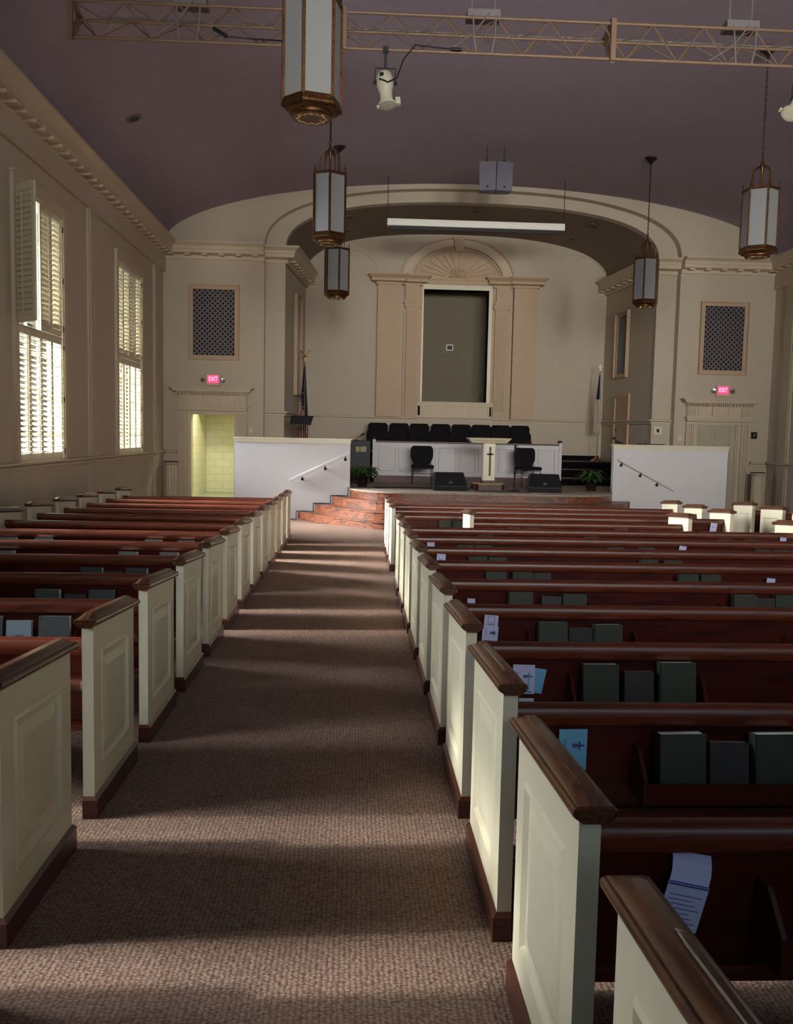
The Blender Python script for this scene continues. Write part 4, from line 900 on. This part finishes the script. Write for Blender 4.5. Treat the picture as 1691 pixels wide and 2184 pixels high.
# ------------------------------------------------------------------ pendant lanterns
LZ = 4.285
def make_lantern(x, y, ang, label):
    root = empty('pendant_lantern', (x, y, LZ), label, 'lantern', 'hexagonal pendant lanterns', ang)
    RH = .25; hexp = lambda r, z: [(r * cos(pi / 3 * k + pi / 6), r * sin(pi / 3 * k + pi / 6), z) for k in range(6)]
    m = MB(); m.loft([hexp(.215, .0), hexp(.235, .02), hexp(.268, .035), hexp(.268, .055), hexp(.262, .075), hexp(.255, .11)]); m.obj('bottom_plate', 'bronze', root)
    m = MB(); m.lathe([(.05, -.03), (.17, -.035), (.185, -.02), (.185, .0), (.15, .01)], 24); bo = m.obj('bottom_ring', 'bronze', root, smooth=40)
    m = MB(); m.loft([[((r0 + (.018 if k % 4 < 2 else 0)) * cos(2 * pi * k / 40), (r0 + (.018 if k % 4 < 2 else 0)) * sin(2 * pi * k / 40), z) for k in range(40)] for r0, z in ((.120, -.033), (.120, -.039), (.100, -.039), (.100, -.033))], caps=False)
    m.obj('toothed_ring', 'brass', bo)
    m = MB(); m.loft([hexp(.255, .90), hexp(.262, .91), hexp(.262, .935), hexp(.235, .945)]); m.obj('top_plate', 'bronze', root)
    for k in range(6):
        a = pi / 3 * k + pi / 6; m = MB(); c, s = cos(a), sin(a); m.bar((RH * c, RH * s, .09), (RH * c, RH * s, .92), .026); m.obj('corner_post', 'bronze', root)
        m = MB(); m.tube([(.245 * c, .245 * s, .93), (.245 * c, .245 * s, .97)], [.014, .008], 6); m.sphere((.245 * c, .245 * s, .985), .013, 6); m.tube([(.245 * c, .245 * s, .99), (.245 * c, .245 * s, 1.05)], [.009, .001], 6); m.obj('finial', 'bronze', root)
        a0 = pi / 3 * k + pi / 6; a1 = a0 + pi / 3; p = Vector((RH * .97 * cos(a0), RH * .97 * sin(a0), 0)); q = Vector((RH * .97 * cos(a1), RH * .97 * sin(a1), 0)); nn = (p + q).normalized() * .004
        m = MB(); m.loft([[tuple(v + Vector((0, 0, z))) for v in (p + nn, q + nn, q - nn, p - nn)] for z in (.11, .90)]); m.obj('glass_panel', 'opal', root)
    m = MB()
    for k in range(6):
        a = pi / 3 * k; c, s = cos(a), sin(a); m.tube([(.14 * c, .14 * s, .94), (.14 * c, .14 * s, 1.10), (.135 * c, .135 * s, 1.18), (.105 * c, .105 * s, 1.235), (.06 * c, .06 * s, 1.255), (.015 * c, .015 * s, 1.27)], .009, 6)
    m.obj('crown_arms', 'bronze', root, smooth=50)
    m = MB(); m.lathe([(.012, .94), (.014, 1.15), (.03, 1.24), (.035, 1.27), (.012, 1.34), (.010, 1.36)], 12); m.tube([(.035 * cos(t), 0, 1.39 + .035 * sin(t)) for t in [2 * pi * i / 12 for i in range(12)]], .007, 6, closed=True); m.obj('central_stem', 'bronze', root, smooth=50)
    H = ceil_z(x) - LZ; m = MB(); z = 1.44; i = 0
    while z < H - .10:
        pts = []
        for t in range(8):
            aa = 2 * pi * t / 8; u = .014 * cos(aa); v = .030 * sin(aa); pts.append((u, 0, z + v) if i % 2 else (0, u, z + v))
        m.tube(pts, .0045, 4, closed=True); z += .047; i += 1
    m.tube([(.006, 0, 1.4), (.006, 0, H - .1)], .0035, 4)
    m.obj('chain', 'darkmetal', root)
    m = MB(); m.lathe([(.012, H - .14), (.03, H - .10), (.10, H - .035), (.12, H - .02), (.12, H + .02)], 20); m.obj('ceiling_canopy', 'darkmetal', root, smooth=40)
    return root
def lang(x, y, d): return atan2(-y, -x) + R(d) + pi / 3 * 0
# face normals sit at multiples of 60 deg in local space
for (x, y, d, lb) in ((-.42, 13.05, 30, 'bronze and opal hexagonal lantern in the middle of the left row'), (-.42, 7.95, 13, 'nearest bronze lantern, large and cut off by the top of the photo'),
                      (-.42, 18.15, -20, 'farthest lantern of the left row, hanging just below the middle one'), (5.83, 13.05, -6, 'nearer bronze lantern of the right row by the right photo edge'),
                      (5.83, 18.15, 22, 'farther bronze lantern of the right row before the chancel arch')):
    if y == 13.05 and x < 0: lan = make_lantern(x, y, lang(x, y, d), lb)
    else: copy_tree(lan, (x, y, LZ), lb, rz=lang(x, y, d))

# ------------------------------------------------------------------ pews
PD, PH = .66, .80
EW = .046
def end_panel(s, parent, x):
    """s=-1: outer (decorated) face looks to -x, s=+1: to +x. x = outer face position"""
    xi = x - s * EW
    hb, hf = PH, PH - .045
    def zt(y): return hb + (hf - hb) * y / PD
    m = MB(); m.add([(x, 0, .08), (xi, 0, .08), (xi, PD, .08), (x, PD, .08), (x, 0, hb), (xi, 0, hb), (xi, PD, hf), (x, PD, hf)], [(0, 1, 2, 3), (4, 7, 6, 5), (0, 4, 5, 1), (1, 5, 6, 2), (2, 6, 7, 3)])
    # outer face with raised field
    def rg(i0, z0, dep): return [(x + s * dep, i0, z0), (x + s * dep, PD - i0, z0), (x + s * dep, PD - i0, zt(PD - i0) - (z0 - .08)), (x + s * dep, i0, zt(i0) - (z0 - .08))]
    r0 = [(x, 0, .08), (x, PD, .08), (x, PD, hf), (x, 0, hb)]
    r1 = rg(.105, .185, 0); r2 = rg(.118, .198, .006); r3 = rg(.130, .210, -.008); r4 = rg(.150, .230, -.008); r5 = rg(.190, .270, .0); 
    m.loft([r0, r1, r2, r3, r4, r5], caps=False); m.add(r5, [(0, 1, 2, 3)])
    e = m.obj('end_panel', 'cream', parent)
    m = MB(); m.box(x + s * .014, xi, -.014, PD + .014, -.02, .078); m.loft([[(x + s * .014, -.014, .078), (xi, -.014, .078), (xi, PD + .014, .078), (x + s * .014, PD + .014, .078)], [(x + s * .002, -.002, .092), (xi, -.002, .092), (xi, PD + .002, .092), (x + s * .002, PD + .002, .092)]]); m.obj('base_block', 'base', e)
    # cap
    cx = x - s * EW / 2; hp = [(.024, .0), (.030, .004), (.036, .008), (.044, .014), (.047, .022), (.046, .029), (.041, .034), (.036, .034), (.036, .037), (.031, .046), (.024, .053), (.016, .057), (.012, .061)]; pr = [(-u, v) for u, v in hp] + hp[::-1]
    m = MB(); rings = []
    for y, zc, wsc in ((-.030, .030, .90), (-.034, .032, .96), (-.030, .036, 1), (.040, .061, 1), (PD - .04, .061, 1), (PD + .036, .036, 1), (PD + .040, .032, .96), (PD + .036, .030, .90)):
        rings.append([(cx + u * wsc, y, zt(y) + min(v, zc)) for u, v in pr])
    m.loft(rings); m.obj('cap_rail', 'cap', e, smooth=22)
    return e
def make_pew(L, racks, cups, label, group, loc, worn=None):
    root = empty('pew', loc, label, 'pew', group)
    end_panel(-1, root, 0); end_panel(1, root, L)
    a, b = EW + .001, L - EW - .001
    bt = (.195, .68); bb = (.262, .30)                       # rear face of the back, top and bottom (y,z)
    m = MB(); m.prism([(bt[0], bt[1]), (bb[0], bb[1]), (bb[0] + .022, bb[1]), (bt[0] + .022, bt[1])], a, b, 'x'); m.obj('back', 'pew', root)
    m = MB(); q = [(.178, .640), (.170, .655), (.170, .690), (.180, .706), (.205, .712), (.232, .700), (.238, .680), (.234, .640)]; m.prism(q, a, b, 'x'); m.obj('top_rail', 'rail', root, smooth=50)
    m = MB(); m.prism([(.250, .285), (.244, .31), (.247, .325), (.285, .325), (.29, .285)], a, b, 'x'); m.obj('bottom_rail', 'rail', root)
    m = MB(); m.prism([(.265, .40), (.66, .415), (.695, .410), (.715, .392), (.70, .375), (.66, .37), (.265, .365)], a, b, 'x'); m.obj('seat', 'rail', root, smooth=40)
    m = MB(); m.box(L / 2 - .015, L / 2 + .015, .36, .62, -.01, .37); m.obj('centre_support', 'pew', root)
    for r in racks:
        w2 = .29; m = MB(); m.box(r - w2, r + w2, .095, .240, .405, .417); m.prism([(.085, .405), (.095, .405), (.090, .475), (.080, .475)], r - w2, r + w2, 'x')
        for s in (-1, 1): m.prism([(.078, .40), (.240, .40), (.208, .57), (.160, .57), (.080, .49)], r + s * w2 - .006, r + s * w2 + .006, 'x')
        m.obj('book_rack', 'pew', root)
    for r in cups:
        m = MB(); m.prism([(.170, .485), (.235, .475), (.230, .54), (.175, .535), (.160, .525), (.158, .497)], r - .036, r + .036, 'x'); m.obj('cup_holder', 'base', root, bevel=.010)
    return root
ORD = ['front', 'second', 'third', 'fourth', 'fifth', 'sixth', 'seventh', 'eighth', 'ninth', 'tenth', 'eleventh', 'twelfth', 'thirteenth', 'fourteenth', 'fifteenth']
LX0, LX1 = -3.72, -1.05
lp = None; LROW = {}
for n in range(-1, 13):
    y = 2.66 + .955 * n; k = 12 - n; LROW[n] = (y, k)
    lb = 'dark red pew with cream end panels in the left block, %s row%s' % (ORD[k], '' if k else ' before the steps')
    if n == 12: lb = 'dark red pew with cream end panels, frontmost row of the left block'
    loc = (LX0, y, fz(y))
    if lp is None: lp = make_pew(LX1 - LX0, [.64, 1.97], [LX1 - LX0 - .13], lb, 'pews in the left block', loc)
    else: copy_tree(lp, loc, lb)
RX0, RX1 = .472, 4.84
rp = None; RROW = {}
for n in range(-2, 12):
    y = 2.683 + .936 * n; k = 11 - n; RROW[n] = (y, k)
    if n == 8: continue
    lb = 'long dark red pew with cream end panels in the centre block, %s row' % ORD[k]
    loc = (RX0, y, fz(y))
    if rp is None: rp = make_pew(RX1 - RX0, [.778, 2.228, 3.678], [], lb, 'long pews in the centre block', loc)
    else: copy_tree(rp, loc, lb)
y = RROW[8][0]
make_pew(3.94 - 1.335, [.66, 1.95], [], 'short pew set in from both aisles behind the three front rows', None, (1.335, y, fz(y)))
for i, n in enumerate((11, 10, 9)):
    y = RROW[n][0]; lb = 'pew of the right-hand block across the far aisle, %s' % ['frontmost', 'second from the front', 'third, at the photo edge'][i]
    if i == 0: fp = make_pew(2.75, [.8, 2.0], [], lb, 'pews in the right block', (5.93, y, fz(y)))
    else: copy_tree(fp, (5.93, y, fz(y)), lb)
# worn bare-wood scratches on two caps (own marks of those pews)
def scratch(n, pts, wd_, par_name):
    y = RROW[n][0]; m = MB(); random.seed(n + 11)
    P = []
    for i in range(len(pts) - 1):
        for t in range(6):
            f = t / 6; P.append((pts[i][0] * (1 - f) + pts[i + 1][0] * f, pts[i][1] * (1 - f) + pts[i + 1][1] * f))
    P.append(pts[-1])
    zt = lambda yy: PH - .045 * yy / PD + .0614
    vs_ = []
    for (u, v) in P:
        j = random.uniform(.6, 1.2) * wd_; vs_ += [(u - j, v, zt(v)), (u + j, v, zt(v))]
    m.add([(a, b, c + .0008) for a, b, c in vs_] + [(a, b, c - .004) for a, b, c in vs_], [(2 * i, 2 * i + 1, 2 * i + 3, 2 * i + 2) for i in range(len(P) - 1)])
    for o in C.objects:
        if o.name.startswith('pew') and o.parent is None and abs(o.location.y - y) < .01 and abs(o.location.x - RX0) < .01:
            e = [c_ for c_ in o.children if c_.name.startswith('end_panel')][0]; cap_ = [c_ for c_ in e.children if c_.name.startswith('cap_rail')]
            m.obj('worn_patch', 'cap_worn', e)
scratch(0, [(.022, .06), (.012, .07), (.010, .50), (.020, .53), (.030, .53)], .0025, '')
scratch(-2, [(.028, .44), (.022, .45), (.020, .40), (.022, .02)], .0030, '')

# ------------------------------------------------------------------ hymnals, bibles, cards
def make_book(w_, h_, t_, cover, pg, loc, label, group, cat='book'):
    nm = {'hymnal': 'hymnal', 'bible': 'bible'}[cat]
    root = empty(nm, loc, label, 'book', group)
    m = MB(); m.box(-w_ / 2, w_ / 2, -t_ / 2, -t_ / 2 + .003, 0, h_); m.box(-w_ / 2, w_ / 2, t_ / 2 - .003, t_ / 2, 0, h_); m.box(-w_ / 2, -w_ / 2 + .004, -t_ / 2, t_ / 2, 0, h_); m.obj('cover', cover, root)
    m = MB(); m.box(-w_ / 2 + .004, w_ / 2 - .005, -t_ / 2 + .003, t_ / 2 - .003, .005, h_ - .003); m.obj('pages', pg, root)
    return root
BR = {0: [(1.09, .63, 'h'), (1.25, .60, 'b'), (1.41, .63, 'h')], 1: [(1.08, .63, 'h'), (1.25, .60, 'b'), (1.42, .64, 'h')], 2: [(1.08, .63, 'h'), (1.23, .60, 'b'), (1.38, .62, 'h')],
      3: [(1.08, .64, 'h'), (1.28, .615, 'b'), (1.43, .63, 'h'), (2.55, .64, 'h'), (2.69, .62, 'b'), (2.83, .64, 'h')],
      4: [(1.07, .64, 'h'), (1.27, .64, 'h'), (1.42, .635, 'b'), (2.53, .64, 'h'), (2.70, .64, 'h')], 5: [(1.06, .64, 'h'), (1.23, .635, 'h'), (2.54, .635, 'h'), (2.75, .63, 'h')],
      6: [(1.07, .635, 'h'), (1.24, .635, 'h'), (1.40, .62, 'b'), (2.52, .635, 'h'), (2.83, .635, 'h'), (3.98, .635, 'h'), (4.15, .635, 'h'), (4.30, .63, 'b')],
      7: [(1.40, .64, 'h'), (2.54, .64, 'h'), (4.0, .64, 'h'), (4.28, .64, 'h')], 8: [(1.87, .65, 'h'), (2.10, .65, 'h'), (3.14, .65, 'h'), (3.45, .64, 'h')], 9: [(1.16, .645, 'h'), (1.33, .64, 'h')]}
BL = {2: [(-1.92, .625, 'g'), (-1.75, .605, 's'), (-1.565, .63, 'g')], 3: [(-1.925, .615, 'g'), (-1.755, .585, 'b'), (-1.59, .615, 'g')], 4: [(-1.925, .625, 'g'), (-1.765, .60, 'b'), (-1.60, .625, 'g')],
      5: [(-2.92, .625, 'g'), (-1.90, .63, 'g'), (-1.56, .63, 'g')], 6: [(-3.26, .64, 'g'), (-2.93, .64, 'g'), (-1.90, .635, 'g'), (-1.60, .63, 'g')]}
PB = {}
def put_book(kind, x, y, top, lean, label, group):
    h_ = {'h': .225, 'g': .225, 'b': .185, 's': .185}[kind]; z = fz(y) + .4175
    h2 = top - .4175
    if kind not in PB:
        if kind in 'hg': PB[kind] = make_book(.157, h_, .050, 'green' if kind == 'h' else 'greygreen', 'pages', (x, y + .122, z), label, group, 'hymnal')
        elif kind == 'b': PB[kind] = make_book(.13, h_, .030, 'bible', 'tan', (x, y + .122, z), label, group, 'bible')
        else: PB[kind] = make_book(.13, h_, .030, 'blueg', 'pages', (x, y + .122, z), label, group, 'bible')
        o = PB[kind]
    else: o = copy_tree(PB[kind], (x, y + .122, z), label, group=group)
    o.rotation_euler = (R(-6.5 + random.uniform(-1.5, 1.5)), 0, R(lean)); o.scale = (1, 1, h2 / h_)
random.seed(2)
def rackname(x):
    return 'aisle-end rack' if x < 1.7 and x > 0 or x > -2.2 and x < 0 else ('middle rack' if 2 < x < 3.6 else ('far rack' if x > 0 else 'window-side rack'))
for tb, rows, blk in ((BR, RROW, 'centre block'), (BL, LROW, 'left block')):
    for n, lst in tb.items():
        y, k = rows[n]
        for i, (x, top, kd) in enumerate(lst):
            same = [q for q in lst if rackname(q[0]) == rackname(x)]; j = same.index((x, top, kd)); pos = {1: ['only'], 2: ['left', 'right'], 3: ['left', 'middle', 'right']}[len(same)][j]
            cn = {'h': 'dark green hymnal', 'g': 'grey-green hymnal', 'b': 'small dark bible', 's': 'small slate-blue book'}[kd]
            rn = 'short pew' if (n == 8 and blk[0] == 'c') else '%s row pew' % ORD[k]
            put_book(kd, x, y, top, random.uniform(-4, 4), '%s, %s one in the %s behind the %s, %s' % (cn, pos, rackname(x), rn, blk), 'books in the pew racks of the ' + blk)
TXT = []
def text_mesh(body, size, mt, parent, loc, rot, nm='printing', sx=1.0):
    cu = bpy.data.curves.new('t', 'FONT'); cu.body = body; cu.size = size; cu.align_x = 'CENTER'; cu.align_y = 'CENTER'; cu.extrude = .0002
    to = bpy.data.objects.new('tmp', cu); C.objects.link(to); dg = bpy.context.evaluated_depsgraph_get(); me = bpy.data.meshes.new_from_object(to.evaluated_get(dg)); bpy.data.objects.remove(to)
    me.materials.clear(); me.materials.append(M[mt]); o = bpy.data.objects.new(nm, me); C.objects.link(o); o.parent = parent; o.location = loc; o.rotation_euler = rot; o.scale = (sx, 1, 1)
def card(x, y, ztop, w_, h_, mt, label, style, rz=0, roll=0, dy=.158, tilt=2):
    root = empty('visitor_card', (x, y + dy, fz(y) + ztop - h_), label, 'card', 'cards tucked behind the pews', R(rz)); root.rotation_euler = (R(tilt), R(roll), R(rz))
    m = MB(); m.box(-w_ / 2, w_ / 2, -.0006, .0006, 0, h_); m.obj('sheet', mt, root)
    m = MB(); Yp = -.0012
    if style in ('cross', 'both'):
        zc = h_ * (.40 if style == 'both' else .60); cx = w_ * .18
        m.box(cx - w_ * .20, cx + w_ * .22, Yp, -.0006, zc - .003, zc + .003); m.box(cx + .002, cx + .008, Yp, -.0006, zc - .014, zc + .014)
        for k in range(4): m.box(cx - w_ * .20 + k * .005, cx - w_ * .20 + k * .005 + .003, Yp, -.0006, zc - .008, zc + .008)
        for k in range(5): m.box(-w_ * .36 + (k % 2) * .005, -w_ * .36 + .012, Yp, -.0006, zc - .012 + k * .007, zc - .010 + k * .007)
        m.box(-w_ * .4, w_ * .4, Yp, -.0006, .006, .010)
    if style in ('frame', 'both'):
        t = h_ * .93
        for q in ((-w_ * .25, w_ * .25, t - w_ * .5, t - w_ * .5 + .002), (-w_ * .25, w_ * .25, t - .002, t), (-w_ * .25, -w_ * .25 + .002, t - w_ * .5, t), (w_ * .25 - .002, w_ * .25, t - w_ * .5, t)): m.box(q[0], q[1], Yp, -.0006, q[2], q[3])
        m.box(-w_ * .3, w_ * .3, Yp, -.0006, t - w_ * .5 - .010, t - w_ * .5 - .006)
    if m.v: m.obj('printing', 'ink', root)
    return root
for n, x, zt_, w_, h_, mt, st, rz, ro, lb in (
    (0, .735, .635, .095, .14, 'bluepaper', 'cross', 2, 0, 'bright blue card with a cross emblem behind the twelfth row pew'),
    (1, .750, .620, .095, .13, 'paper', 'cross', -5, 0, 'white card with a blue cross emblem beside a blue one behind the eleventh row'),
    (1, .795, .605, .075, .11, 'bluepaper', 'none', 8, 10, 'small teal card sticking out beside the white card of the eleventh row'),
    (1, .765, .470, .065, .035, 'paper', 'none', 0, 0, 'low blank white slip behind the eleventh row pew'),
    (2, .745, .660, .075, .09, 'paper', 'frame', -4, 4, 'upper white leaflet behind the tenth row pew'),
    (2, .742, .600, .085, .09, 'paper', 'cross', -4, 4, 'lower white leaflet with a blue cross emblem behind the tenth row pew'),
    (3, .765, .590, .05, .03, 'paper', 'none', -10, 0, 'tiny corner of a white leaflet behind the ninth row pew'),
    (4, 3.175, .615, .075, .08, 'paper', 'none', 12, 8, 'white leaflet at the middle of the eighth row pew'),
    (5, .745, .655, .075, .10, 'paper', 'frame', -3, 4, 'white leaflet near the aisle behind the seventh row pew'),
    (6, .740, .655, .07, .09, 'paper', 'frame', -3, 0, 'white leaflet near the aisle behind the sixth row pew'),
    (6, 3.185, .655, .07, .09, 'paper', 'frame', 3, 8, 'white leaflet at the middle of the sixth row pew'),
    (7, 4.645, .665, .07, .09, 'paper', 'frame', 3, 4, 'white leaflet at the far end of the fifth row pew')):
    card(x, RROW[n][0], zt_, w_, h_, mt, lb, st, rz, ro)
r = card(4.635, RROW[9][0], .665, .085, .13, 'paper', 'white and blue card reading Zoom near the far end of the third row pew', 'frame', 0, 8)
r['label'] = 'white card with bold blue lettering near the far end of the third row pew'
text_mesh('Zoom', .032, 'ink', r, (0, -.0014, .03), (R(90), 0, 0))
for o in list(C.objects):
    if o.get('label', '').startswith('small slate-blue book'): text_mesh('HNF', .030, 'green', o, (0, -.0165, .10), (R(90), 0, 0), 'cover_lettering')
# folded blue leaflet on the near centre pew
y = RROW[-1][0]
root = empty('folded_leaflet', (.748, y + .165, fz(y) + .465), 'lavender-blue folded leaflet curling open behind the thirteenth row pew', 'leaflet'); root.rotation_euler = (R(4), R(12), 0)
m = MB(); m.box(-.048, .048, -.001, .001, 0, .115); m.obj('front_leaf', 'paper', root)
m = MB(); m.loft([[(x0, -.004 - .0 + a, z), (x0, -.003 + a, z)] for x0 in (0,) for a, z in ((0, 0), (0, .1))][:2], closed=False, caps=False) if False else None
pts = [(.0, .112), (.004, .118), (.012, .135), (.028, .152), (.050, .165)]
rings = [[(-.046 + .01 * i / 4, .002 + a, b), (.046 + .012 * i / 4, .002 + a, b), (.046 + .012 * i / 4, .003 + a, b + .001), (-.046 + .01 * i / 4, .003 + a, b + .001)] for i, (a, b) in enumerate(pts)]
m.loft(rings); m.obj('curled_leaf', 'paper', root)
m = MB(); m.box(-.046, .046, -.003, -.001, .108, .111); m.box(-.046, .046, -.003, -.001, .114, .116)
for k in range(7): m.box(-.038, .038 - .01 * (k % 3), -.0018, -.001, .018 + k * .011, .0195 + k * .011)
m.obj('printing', 'ink', root)
y = RROW[9][0]; card(6.72, y, .66, .12, .06, 'paper', 'white slip lying at the pew in the right block by the photo edge', 'none', 20, 0)
